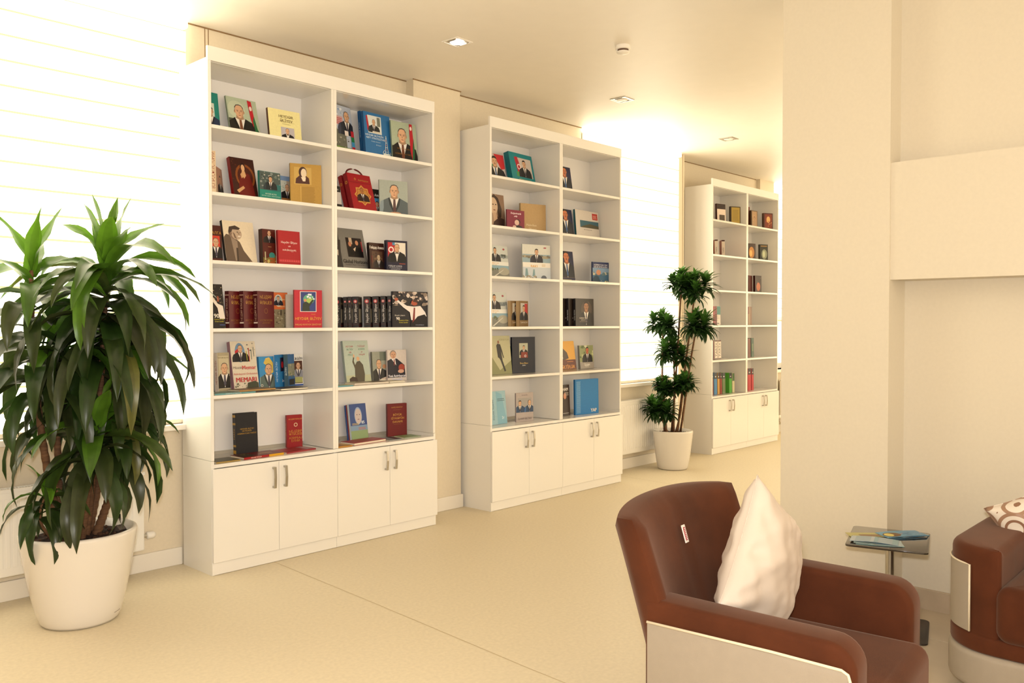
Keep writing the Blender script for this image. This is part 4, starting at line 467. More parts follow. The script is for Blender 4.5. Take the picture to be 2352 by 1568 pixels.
  (2,6.9365,0.3224,1.0345,0.0857,0.2242,0.14,0,1,'5c281c','5c281c','brown spine beside the divider,fifth shelf of farthest bookcase','','l',{},[('r',0.4,0,0.7,1,'7c3c28')]),
  (2,7.037,0.3224,1.0345,0.0615,0.228,0.14,0,1,'3c5440','3c5440','dark green spine next to a brown one,fifth shelf of farthest bookcase','','l',{},[('r',0.3,0.3,0.7,0.7,'6c7c58')]),
  (2,6.0746,0.3024,0.638,0.0487,0.2491,0.14,0,1,'6c2c24','6c2c24','dark red spined textbook with dark top,cupboard top of farthest bookcase','textbooks with dark tops','l',{},[('r',0,0.72,1,1,'24242c'),('e',0.5,0.82,0.2,0.03,'d0ccc8')]),
  (2,6.1344,0.3024,0.638,0.0654,0.2465,0.14,0,1,'3c78a8','3c78a8','blue spined textbook with dark top,cupboard top of farthest bookcase','textbooks with dark tops','l',{},[('r',0,0.72,1,1,'24242c'),('e',0.5,0.82,0.2,0.03,'d0ccc8')]),
  (2,6.2112,0.3024,0.638,0.0465,0.2431,0.14,0,1,'b88834','b88834','amber spined textbook with dark top,cupboard top of farthest bookcase','textbooks with dark tops','l',{},[('r',0,0.72,1,1,'24242c'),('e',0.5,0.82,0.2,0.03,'d0ccc8')]),
  (2,6.2693,0.3024,0.638,0.037,0.2406,0.14,0,1,'8c2418','8c2418','rust red spined textbook with dark top,cupboard top of farthest bookcase','textbooks with dark tops','l',{},[('r',0,0.72,1,1,'24242c'),('e',0.5,0.82,0.2,0.03,'d0ccc8')]),
  (2,6.3182,0.3024,0.638,0.0668,0.2385,0.14,0,1,'5c6c3c','5c6c3c','olive spined textbook with dark top,cupboard top of farthest bookcase','textbooks with dark tops','l',{},[('r',0,0.72,1,1,'24242c'),('e',0.5,0.82,0.2,0.03,'d0ccc8')]),
  (2,6.4739,0.3024,0.638,0.0609,0.2317,0.14,0,1,'4c9c34','4c9c34','bright green spined textbook with dark top,cupboard top of farthest bookcase','textbooks with dark tops','l',{},[('r',0,0.72,1,1,'24242c'),('e',0.5,0.82,0.2,0.03,'d0ccc8')]),
  (2,6.5476,0.3024,0.638,0.0481,0.2234,0.14,0,1,'d0c8a4','d0c8a4','pale spined textbook beside the bright green one,cupboard top of farthest bookcase','textbooks with dark tops','l',{},[('r',0,0.6,1,1,'54704c')]),
  (2,6.92,0.3024,0.638,0.0748,0.264,0.14,0,1,'b02c34','b02c34','red spined textbook,left of the pair,cupboard top of farthest bookcase','red textbooks','l',{},[('r',0,0.72,1,1,'2c1c24'),('e',0.5,0.82,0.2,0.03,'d0c0b8')]),
  (2,7.0095,0.3024,0.638,0.0504,0.2604,0.14,0,1,'b02c34','b02c34','red spined textbook,right of the pair,cupboard top of farthest bookcase','red textbooks','l',{},[('r',0,0.72,1,1,'2c1c24'),('e',0.5,0.82,0.2,0.03,'d0c0b8')]),
]

# ------------------------------------------------------------------ books
def text_polys(s, size, bold=False):
    cu = bpy.data.curves.new('letters', 'FONT'); cu.body = s; cu.size = 1; cu.resolution_u = 2
    o = bpy.data.objects.new('letters', cu); me = bpy.data.meshes.new_from_object(o)
    vs = [(v.co.x, v.co.y) for v in me.vertices]; fs = [tuple(p.vertices) for p in me.polygons]
    bpy.data.objects.remove(o); bpy.data.meshes.remove(me); bpy.data.curves.remove(cu)
    return vs, fs
TXT = {}
class Ink:
    """collects flat printed shapes; x,y are in metres on the printed face, z is the height above it"""
    def __init__(s, place): s.v = []; s.f = []; s.c = []; s.k = 1; s.place = place
    def poly(s, pts, col):
        z = .00035+s.k*.00009; s.k += 1; n = len(s.v)
        s.v += [s.place(x, y, z) for x, y in pts]; s.f.append(tuple(range(n, n+len(pts)))); s.c.append(lin(col))
    def text(s, x, y, h, t, col, maxw, align='c', vert=False, bold=False):
        if (t, bold) not in TXT: TXT[(t, bold)] = text_polys(t, 1, bold)
        vs, fs = TXT[(t, bold)]
        if not vs: return
        xs = [v[0] for v in vs]; ys = [v[1] for v in vs]; w = max(xs)-min(xs)
        k = h/.72; kx = min(k, maxw/w if w else k); cx = (max(xs)+min(xs))/2; z = .00035+s.k*.00009; s.k += 1; n = len(s.v); c = lin(col)
        for a, b in vs:
            u = (a-cx)*kx; v = (b-.36)*k
            s.v.append(s.place(x-v, y+u, z) if vert else s.place(x+u, y+v, z))
        for f in fs: s.f.append(tuple(n+i for i in f)); s.c.append(c)
        if bold and not vert:
            n = len(s.v); d = h*.07
            for a, b in vs: s.v.append(s.place(x+(a-cx)*kx+d, y+(b-.36)*k, z+.00004))
            for f in fs: s.f.append(tuple(n+i for i in f)); s.c.append(c)
            s.k += 1
    def build(s, parent, name='cover_print'):
        if not s.f: return
        me = bpy.data.meshes.new(name); me.from_pydata([tuple(p) for p in s.v], [], s.f)
        a = me.color_attributes.new('ink', 'FLOAT_COLOR', 'CORNER'); i = 0
        for p, c in zip(me.polygons, s.c):
            for _ in p.loop_indices: a.data[i].color = (*c, 1); i += 1
        return link(name, me, PRINT, parent)
def ell(cx, cy, rx, ry, n=20): return [(cx+rx*math.cos(2*math.pi*i/n), cy+ry*math.sin(2*math.pi*i/n)) for i in range(n)]
def shade(h, k):
    v = [max(0, min(255, int(int(h[i:i+2], 16)*k))) for i in (0, 2, 4)]; return '%02x%02x%02x' % tuple(v)
def man(I, cx, y0, s, suit='1c1c20', skin='d6a884', bald=0, bow=0, mus=0, tie='4a4452', alpha=0, clip=None):
    b_head = [False]; s = s*1.1
    def P(pts, c):
        pts = [(a*.76, .5+(b-.5)*.76) if b > .505 else (a, b) for a, b in pts] if b_head[0] else [(a*1.08, b) for a, b in pts]
        q = [(min(max(cx+a*s, clip[0]), clip[1]), min(max(y0+b*s, clip[2]), clip[3])) for a, b in pts]; I.poly(q, c)
    hair = '4a4440' if bald else '26201c'
    P([(-.46, 0), (-.45, .22), (-.38, .38), (-.14, .5), (.14, .5), (.38, .38), (.45, .22), (.46, 0)], suit)
    P([(-.46, 0), (-.45, .22), (-.38, .38), (-.3, .42), (-.3, .2), (-.34, 0)], shade(suit, 1.5))
    P([(-.085, .62), (.085, .62), (.1, .46), (0, .38), (-.1, .46)], shade(skin, .78))
    P([(-.13, .5), (0, .44), (.13, .5), (.06, .2), (0, .02), (-.06, .2)], 'e8e2da')
    P([(-.13, .5), (-.17, .48), (-.14, .3), (0, .0), (-.05, .25)], shade(suit, .6)); P([(.13, .5), (.17, .48), (.14, .3), (0, .0), (.05, .25)], shade(suit, .6))
    if bow: P([(-.08, .47), (-.08, .38), (0, .42), (.08, .38), (.08, .47), (0, .44)], '0c0c0e')
    else: P([(-.028, .45), (.028, .45), (.045, .14), (0, .06), (-.045, .14)], tie)
    b_head[0] = True
    P(ell(-.165, .72, .03, .055, 10), shade(skin, .8)); P(ell(.165, .72, .03, .055, 10), shade(skin, .8))
    P([(-.165, .74), (-.16, .88), (-.1, .965), (0, .99), (.1, .965), (.16, .88), (.165, .74)], hair)
    f = [(-.15, .84), (-.155, .7), (-.125, .59), (-.06, .52), (0, .505), (.06, .52), (.125, .59), (.155, .7), (.15, .84), (.09, .935 if bald else .87), (0, .955 if bald else .89), (-.09, .935 if bald else .87)]
    P(f, skin); P([(.15, .84), (.155, .7), (.125, .59), (.06, .52), (.02, .508), (.07, .6), (.10, .72), (.10, .9 if bald else .86)], shade(skin, .9))
    for e in (-1, 1):
        P([(e*.03, .755), (e*.105, .765), (e*.105, .78), (e*.03, .772)], '3a2c24'); P(ell(e*.065, .735, .02, .011, 8), '241c1c')
    P([(-.014, .74), (.014, .74), (.03, .655), (-.03, .655)], shade(skin, .86))
    if mus: P([(-.07, .632), (-.03, .652), (.03, .652), (.07, .632), (0, .628)], '2a1e18')
    P(ell(0, .6, .05, .012, 8), '96544a'); P([(-.05, .55), (.05, .55), (.04, .525), (-.04, .525)], shade(skin, 1.08))
def art(I, ops, W, H, T, spine_place, seed):
    rnd = random.Random(seed); S = Ink(spine_place); m = .0015
    X = lambda u: m+(W-2*m)*min(max(u, 0), 1); Y = lambda v: m+(H-2*m)*min(max(v, 0), 1); clip = (m, W-m, m, H-m); handle = False
    for o in ops:
        k = o[0]
        if k == 'r': I.poly([(X(o[1]), Y(o[2])), (X(o[3]), Y(o[2])), (X(o[3]), Y(o[4])), (X(o[1]), Y(o[4]))], o[5])
        elif k == 'e': I.poly([(min(max(a, m), W-m), min(max(b, m), H-m)) for a, b in ell(X(o[1]), Y(o[2]), o[3]*W, o[4]*H)], o[5])
        elif k == 'p': I.poly([(X(a), Y(b)) for a, b in o[1]], o[2])
        elif k == 't': I.text(X(o[1]), Y(o[2]), o[3]*H*.75, o[4], o[5], W*(2*min(o[1], 1-o[1]))*.94, bold=len(o) > 6 or o[3] > .1)
        elif k == 'tv': I.text(X(o[1]), Y(o[2]), min(o[3]*H*.6, W*.6), o[4], o[5], H*2*min(o[2], 1-o[2])*.94, vert=True)
        elif k == 'man': man(I, X(o[1]), Y(o[2]), o[3]*H, clip=clip, **{a: b for a, b in o[4].items()})
        elif k == 'lines':
            n = o[5]; dy = (o[4]-o[2])/n
            for i in range(n): e = o[3]-rnd.random()*.12*(o[3]-o[1]); I.poly([(X(o[1]), Y(o[2]+dy*i)), (X(e), Y(o[2]+dy*i)), (X(e), Y(o[2]+dy*(i+.45))), (X(o[1]), Y(o[2]+dy*(i+.45)))], o[6])
        elif k == 'n':
            for i in range(o[5]):
                a = X(o[1]+(o[3]-o[1])*rnd.random()); b = Y(o[2]+(o[4]-o[2])*rnd.random()); r = (o[3]-o[1])*W*(.02+.06*rnd.random())*(1.6 if o[5] < 20 else 1)
                q = [(a+r*(.6+.6*rnd.random())*math.cos(t), b+r*(.4+.6*rnd.random())*math.sin(t)) for t in [i2*math.pi/3.5 for i2 in range(7)]]
                I.poly([(min(max(c, X(o[1])), X(o[3])), min(max(d, Y(o[2])), Y(o[4]))) for c, d in q], rnd.choice(o[6]))
        elif k == 'ring':
            cx, cy, r, w = X(o[1]), Y(o[2]), o[3]*H, o[4]*H; n = 24; e0 = ell(cx, cy, r, r, n); e1 = ell(cx, cy, r-w, r-w, n)
            for i in range(n): j = (i+1) % n; I.poly([e0[i], e0[j], e1[j], e1[i]], o[5]); I.k -= 1
        elif k == 'star':
            cx, cy, r = X(o[1]), Y(o[2]), o[3]*W
            I.poly([(cx+(r if i % 2 == 0 else r*.78)*math.cos(i*math.pi/8), cy+(r if i % 2 == 0 else r*.78)*math.sin(i*math.pi/8)) for i in range(16)], o[4])
        elif k == 'tri':
            n = o[5]
            for i in range(n): a = o[1]+(o[3]-o[1])*i/n; b = o[1]+(o[3]-o[1])*(i+1)/n; I.poly([(X(a), Y(o[2])), (X(b), Y(o[2])), (X((a+b)/2), Y(o[4]))], o[6]); I.k -= 1
        elif k == 'dots':
            for i in range(5):
                for j in range(40):
                    a = X(o[1]+(o[3]-o[1])*(i+.5*(j % 2))/5); b = Y(o[2]+(o[4]-o[2])*j/40); I.poly([(a, b), (a+.005, b), (a+.005, b+.003), (a, b+.003)], o[5]); I.k -= 1
            I.k += 1
        elif k == 'rig':
            cx, y, h = X(o[1]), Y(o[2]), o[3]*H; c = o[4]
            I.poly([(cx-.03, y), (cx+.03, y), (cx+.028, y+h*.1), (cx-.028, y+h*.1)], '8c9ca0'); I.poly([(cx-.035, y+h*.1), (cx+.035, y+h*.1), (cx+.03, y+h*.22), (cx-.03, y+h*.22)], c)
            for s in (-1, 1): I.poly([(cx+s*.016, y+h*.2), (cx+s*.012, y+h*.2), (cx+s*.001, y+h), (cx+s*.003, y+h)], c)
            for i in range(7): q = y+h*(.28+.1*i); w = .014*(1-(.1*i+.08)); I.poly([(cx-w, q), (cx+w, q), (cx+w, q+.003), (cx-w, q+.003)], 'b86c5c' if i % 2 else c)
            I.poly([(cx-.04, y+h*.2), (cx-.036, y+h*.2), (cx-.02, y+h*.36), (cx-.024, y+h*.36)], c); I.poly([(cx+.04, y+h*.2), (cx+.036, y+h*.2), (cx+.024, y+h*.3), (cx+.028, y+h*.3)], c)
        elif k == 'sr': S.poly([(0.0005, H*o[1]), (T-.0005, H*o[1]), (T-.0005, H*o[2]), (.0005, H*o[2])], o[3])
        elif k == 'srg': S.poly(ell(T*.5, H*o[1], T*.32, T*.32), o[2]); S.poly(ell(T*.5, H*o[1], T*.17, T*.17), 'd8b8b0')
        elif k == 'sring': S.poly(ell(T*.5, H*o[1], T*.28, T*.28), o[2]); S.poly(ell(T*.5, H*o[1], T*.17, T*.17), '8c141c')
        elif k == 'stv': S.text(T*.5, H*o[1], T*.42, o[3], o[4], H*.6, vert=True)
        elif k == 's1': S.text(T*.5, H*.1, T*.6, o[3], o[4], T*.8)
        elif k == 'handle': handle = True
    return S, handle
def colour(me, c):
    a = me.color_attributes.new('ink', 'FLOAT_COLOR', 'CORNER')
    for d in a.data: d.color = (*c, 1)
def book(i, rec):
    c, x, y, z, W, H, T, yaw, lean, base, spine, label, group, sp, ex, ops = rec
    lam = R(lean); lift = T*math.sin(lam)+.0004
    t = thing('book', label, 'book', (x, y, z+lift), (-lam, 0, R(yaw)), group or None)
    cb = .0022 if T > .012 else .0012
    bm = bmesh.new(); box(bm, 0, W, 0, cb, 0, H, bev=.0004, seg=1); box(bm, 0, W, T-cb, T, 0, H, bev=.0004, seg=1)
    nb = len(bm.faces)
    if not ex.get('wp'):
        if sp == 'b': box(bm, 0, W, 0, T, 0, cb, bev=.0004, seg=1)
        elif sp == 'r': box(bm, W-cb, W, 0, T, 0, H, bev=.0004, seg=1)
        else: box(bm, -.0006, cb, 0, T, 0, H, bev=.0006, seg=1)
    o = obj('cover', bm, COVER, t); cols = [lin(base)]*nb+[lin(spine)]*(len(o.data.polygons)-nb)
    at = o.data.color_attributes.new('ink', 'FLOAT_COLOR', 'CORNER'); k = 0
    for p, cc in zip(o.data.polygons, cols):
        for _ in p.loop_indices: at.data[k].color = (*cc, 1); k += 1
    g = .003
    obj('pages', bx(cb if sp != 'r' else g, W-(g if sp != 'r' else cb), cb, T-cb, g if sp != 'b' else cb, H-g), PAGES, t)
    I = Ink(lambda a, b, h: (a, -h, b))
    S, handle = art(I, ops, W, H, T, lambda a, b, h: (-.0006-h, T-a, b), i)
    if ex.get('yb'):
        I2 = Ink(lambda a, b, h: (a, b, -h)); I2.poly([(W*.62, 0.0005), (W-.001, .0005), (W-.001, T-.0005), (W*.62, T-.0005)], 'd8a020'); I2.text(W*.3, T*.5, T*.5, 'HEYDƏR ƏLİYEV', 'e8d8c8', W*.5); I2.build(t, 'spine_print')
    if ex.get('st'):
        I2 = Ink(lambda a, b, h: (a, b, -h)); I2.text(W*.45, T*.5, T*.55, ex['st'], 'e4ecec', W*.7); I2.build(t, 'spine_print')
    I.build(t); S.build(t, 'spine_print')
    if handle:
        bm = bmesh.new(); cx = W*.42
        pts = [(cx+.075*math.cos(a)*1.0, T*.5, H-.006+.05*math.sin(a)) for a in [math.pi*k/14 for k in range(15)]]
        tube(bm, pts, .0055, 8); o = obj('carrying_handle', bm, COVER, t, smooth=True); colour(o.data, lin('5c0c14'))
for i, rec in enumerate(BOOKS): book(i, rec)

# ------------------------------------------------------------------ plants
def planter(t, r0, r1, h, soilz, lip=.016, drop=.03):
    prof = [(0, .004), (r0-.03, .002), (r0-.008, .004), (r0, .016)]
    n = 14
    for i in range(1, n+1):
        k = i/n; prof.append((r0+(r1-r0)*(k**.75), .016+(h-.034)*k))
    prof += [(r1, h-.012), (r1-.003, h-.004), (r1-.010, h), (r1-.02, h-.002), (r1-.034, h-.022), (r1-.040, soilz), (r1-.06, soilz-.08), (0, soilz-.09)]
    bm = bmesh.new(); lathe(bm, prof, 96); obj('pot', bm, POT, t, smooth=True)
    bm = bmesh.new(); rnd = random.Random(5); nr, na = 14, 48; rows = []
    for i in range(nr+1):
        rr = (r1-.041)*i/nr
        rows.append([bm.verts.new((rr*math.cos(2*math.pi*k/na), rr*math.sin(2*math.pi*k/na), soilz+(rnd.uniform(-.006, .006) if i < nr else 0)-.004*(i/nr))) for k in range(na)] if i else [bm.verts.new((0, 0, soilz+.005))])
    for a, b in zip(rows, rows[1:]):
        for k in range(na):
            j = (k+1) % na
            if len(a) == 1: bm.faces.new((a[0], b[k], b[j]))
            else: bm.faces.new((a[k], b[k], b[j], a[j]))
    s = obj('soil', bm, SOIL, t)
    bm = bmesh.new()
    for i in range(90):
        a = rnd.uniform(0, 6.28); q = (r1-.06)*math.sqrt(rnd.random()); sz = rnd.uniform(.004, .011)
        r = bmesh.ops.create_icosphere(bm, subdivisions=1, radius=sz)
        bmesh.ops.translate(bm, vec=(q*math.cos(a), q*math.sin(a), soilz+.003), verts=r['verts'])
    c = obj('bark_chips', bm, mat('bark_chip', '4a3020', .9, noise=.5, nscale=40), t); c['kind'] = 'stuff'
class Foliage:
    def __init__(s, seed): s.v = []; s.f = []; s.c = []; s.r = random.Random(seed)
    def leaf(s, base, az, el, L, W, droop, col, limit=None, p=1.6, twist=0, n=9, wave=.0):
        d = Vector((math.cos(az)*math.cos(el), math.sin(az)*math.cos(el), math.sin(el)))
        side = Vector((-math.sin(az), math.cos(az), 0)); P = Vector(base); i0 = len(s.v); ph = s.r.uniform(0, 6)
        bend = s.r.uniform(-.35, .35)
        for i in range(n+1):
            k = i/n; e = el-droop*(k**p); a2 = az+bend*k*k
            if i: P = P+Vector((math.cos(a2)*math.cos(e), math.sin(a2)*math.cos(e), math.sin(e)))*(L/n)
            lim = limit-(.075 if P.z < .72 else 0) if limit else None
            if limit and P.y > lim: P.y = lim
            w = W*.5*(max(0, math.sin(math.pi*min(1, (.05+.95*k)**.72)))**.75)*(1 if k < .8 else 1) + (.0015 if i < n else 0)
            if i == n: w = .0006
            sd = Vector((-math.sin(a2), math.cos(a2), 0)); nn = Vector((-math.cos(a2)*math.sin(e), -math.sin(a2)*math.sin(e), math.cos(e)))
            tw = twist*k; sx = sd*math.cos(tw)+nn*math.sin(tw); nz = nn*math.cos(tw)-sd*math.sin(tw)
            wv = math.sin(ph+k*11)*wave*w
            for u, hh in ((-1, .30), (-.5, .12), (0, 0), (.5, .12), (1, .30)):
                s.v.append(P+sx*(w*u)+nz*(w*hh+wv*u*(1 if u else 0)))
        for i in range(n):
            for j in range(4):
                a = i0+i*5+j; s.f.append((a, a+1, a+6, a+5))
                mid = .86 if j in (1, 2) else 1.06; tip = 1-.12*(i/n); g = mid*tip
                s.c.append(tuple(min(1, c*g) for c in col))
    def build(s, name, parent):
        me = bpy.data.meshes.new(name); me.from_pydata([tuple(p) for p in s.v], [], s.f)
        a = me.color_attributes.new('ink', 'FLOAT_COLOR', 'CORNER'); i = 0
        for p, c in zip(me.polygons, s.c):
            for _ in p.loop_indices: a.data[i].color = (*c, 1); i += 1
        return link(name, me, LEAF, parent, smooth=True)
def mixc(a, b, k): return tuple(x*(1-k)+y*k for x, y in zip(a, b))
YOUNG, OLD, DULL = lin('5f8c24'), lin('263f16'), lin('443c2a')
# large corn plant: canes given as base xy, head point, number of leaves, leaf length, leafy length of the stem
P1 = Vector((-.785, -.19, 0))
t = thing('potted_corn_plant', 'large bushy drooping dracaena in a glossy white planter by the left radiator', 'potted plant', P1)
planter(t, .178, .262, .445, .412)
CANES = [  # (base dx,dy), head world xyz, leaves, length, leafy stretch, width
    ((.03, .00), (-.655, -.235, 1.74), 100, .61, .50, .090, .50),
    ((-.07, .03), (-.975, -.17, 1.70), 34, .50, .60, .078, .30),
    ((.06, .05), (-.575, -.11, 1.34), 50, .46, .40, .078, .55),
    ((-.01, -.05), (-.735, -.29, .93), 34, .46, .22, .088, .45),
    ((-.04, .06), (-.83, -.10, 1.34), 40, .46, .45, .076, .55),
    ((.07, -.02), (-.60, -.22, 1.0), 24, .36, .24, .070, .55),
    ((-.11, -.03), (-.95, -.27, .66), 16, .28, .12, .050, .6)]
for ci, (b, head, nl, L, stretch, wd, dr) in enumerate(CANES):
    rnd = random.Random(40+ci); hd = Vector(head)-P1; b0 = Vector((b[0], b[1], .40))
    pts = []
    for i in range(9):
        k = i/8; q = b0.lerp(hd, k); q.x += math.sin(k*3.1)*(b[0]*.5); q.y += math.sin(k*3.1)*b[1]*.3; pts.append(q)
    r0 = .021 if ci != 6 else .008
    bm = bmesh.new(); pp = []; rr = []
    for i in range(8):
        for j in range(6):
            k = j/6; pp.append(pts[i].lerp(pts[i+1], k)); rr.append(r0*(1-.55*(i+k)/8)*(1.10 if j % 2 else .96))
    pp.append(pts[-1]); rr.append(r0*.4)
    tube(bm, pp, rr, 12); obj('cane', bm, STEM, t, smooth=True)
    fo = Foliage(70+ci)
    for i in range(nl):
        k = i/(nl-1)                      # 0 top, 1 bottom of leafy stretch
        az = i*2.39996+rnd.uniform(-.3, .3)
        pos = hd-Vector((0, 0, 1))*(stretch*k**1.2)
        q = (pos.z-.4)/(hd.z-.4); seg = min(7, max(0, int(q*8))); pos2 = pts[seg].lerp(pts[seg+1], q*8-seg); pos = Vector((pos2.x, pos2.y, pos.z))
        if k < .12: el, droop, ll = R(rnd.uniform(68, 84)), R(rnd.uniform(0, 60)), L*rnd.uniform(.5, .7)
        elif k < .35: el, droop, ll = R(rnd.uniform(35, 62)), R(rnd.uniform(90, 140)), L*rnd.uniform(.8, 1.05)
        else: el, droop, ll = R(rnd.uniform(0, 40)), R(rnd.uniform(100, 140)), L*rnd.uniform(.8, 1.12)
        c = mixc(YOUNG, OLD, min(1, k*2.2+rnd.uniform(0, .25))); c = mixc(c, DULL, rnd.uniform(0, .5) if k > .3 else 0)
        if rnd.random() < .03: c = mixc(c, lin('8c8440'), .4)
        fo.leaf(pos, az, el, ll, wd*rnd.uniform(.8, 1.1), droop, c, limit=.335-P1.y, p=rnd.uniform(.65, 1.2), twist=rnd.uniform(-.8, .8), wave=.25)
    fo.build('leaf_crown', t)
bm = bmesh.new(); tube(bm, [(.185, -.02, .40), (.183, -.02, .49)], .009, 12); obj('water_gauge', bm, CLEAR, t, smooth=True)
bm = bmesh.new(); tube(bm, [(.165, -.03, .414), (.205, -.01, .414)], .024, 4); obj('filler_cap', bm, mat('filler_cap_grey', '5c5048', .5), t)
bm = bmesh.new()
aa = -1.02; pts = []
for i in range(26):
    a = aa+i*.0105; rr = .178+(.262-.178)*((.045-.016)/.411)**.75+.0012; pts.append((rr*math.cos(a), rr*math.sin(a), .045+.003*math.sin(i*1.3)+.001*i*.1))
tube(bm, pts, .0007, 5); obj('embossed_logo', bm, mat('logo_grey', '9a8a78', .5), t)

# tall slim compacta plant
P2 = Vector((4.885, .045, 0))
t = thing('potted_dwarf_dracaena', 'tall slim stemmed dracaena with tufted heads in a white pot by the second window', 'potted plant', P2)
planter(t, .148, .198, .385, .355)
HEADS = [((5.00, -.13, 1.80), .20, .05, -.02), ((4.93, -.02, 1.86), .16, .03, .03), ((5.01, -.14, 1.42), .20, .07, -.03), ((4.80, .12, 1.44), .17, -.07, .05), ((4.89, .05, 1.16), .19, -.01, -.03),
         ((4.94, -.05, .84), .15, .02, -.02), ((4.82, .10, .83), .12, -.03, .06), ((4.765, .12, .60), .17, -.08, .0)]
for ci, (hd, rad, bx0, by0) in enumerate(HEADS):
    rnd = random.Random(10+ci); h = Vector(hd)-P2; b0 = Vector((bx0, by0, .345)); pts = []
    for i in range(8):
        k = i/7; q = b0.lerp(h-Vector((0, 0, rad*.3)), k); q.x += math.sin(k*5+ci)*.008; q.y += math.sin(k*4+ci*2)*.008; pts.append(q)
    bm = bmesh.new(); tube(bm, pts, [.0115-.0035*i/7 for i in range(8)], 10); obj('stem', bm, STEM, t, smooth=True)
    fo = Foliage(200+ci)
    twigs = 5
    for w in range(twigs):
        a = w*2*math.pi/twigs+ci; hh = h+Vector((math.cos(a)*rad*.5, math.sin(a)*rad*.5, rad*rnd.uniform(-.15, .3))) if w else h+Vector((0, 0, rad*.35))
        nl = 48
        for i in range(nl):
            k = i/(nl-1); az = i*2.4+rnd.uniform(-.3, .3); el = R(80-95*k+rnd.uniform(-10, 10)); ll = rad*rnd.uniform(.6, .98)*(1-.25*(k < .2))
            c = mixc(lin('48762c'), lin('223c18'), min(1, k*1.5+rnd.uniform(0, .3)))
            fo.leaf(hh-Vector((0, 0, rad*.5*k-.1*rad)), az, el, ll, .040*rnd.uniform(.8, 1.1), R(rnd.uniform(20, 70)), c, limit=.335-P2.y, n=5, p=1.2)
    fo.build('leaf_tuft', t)

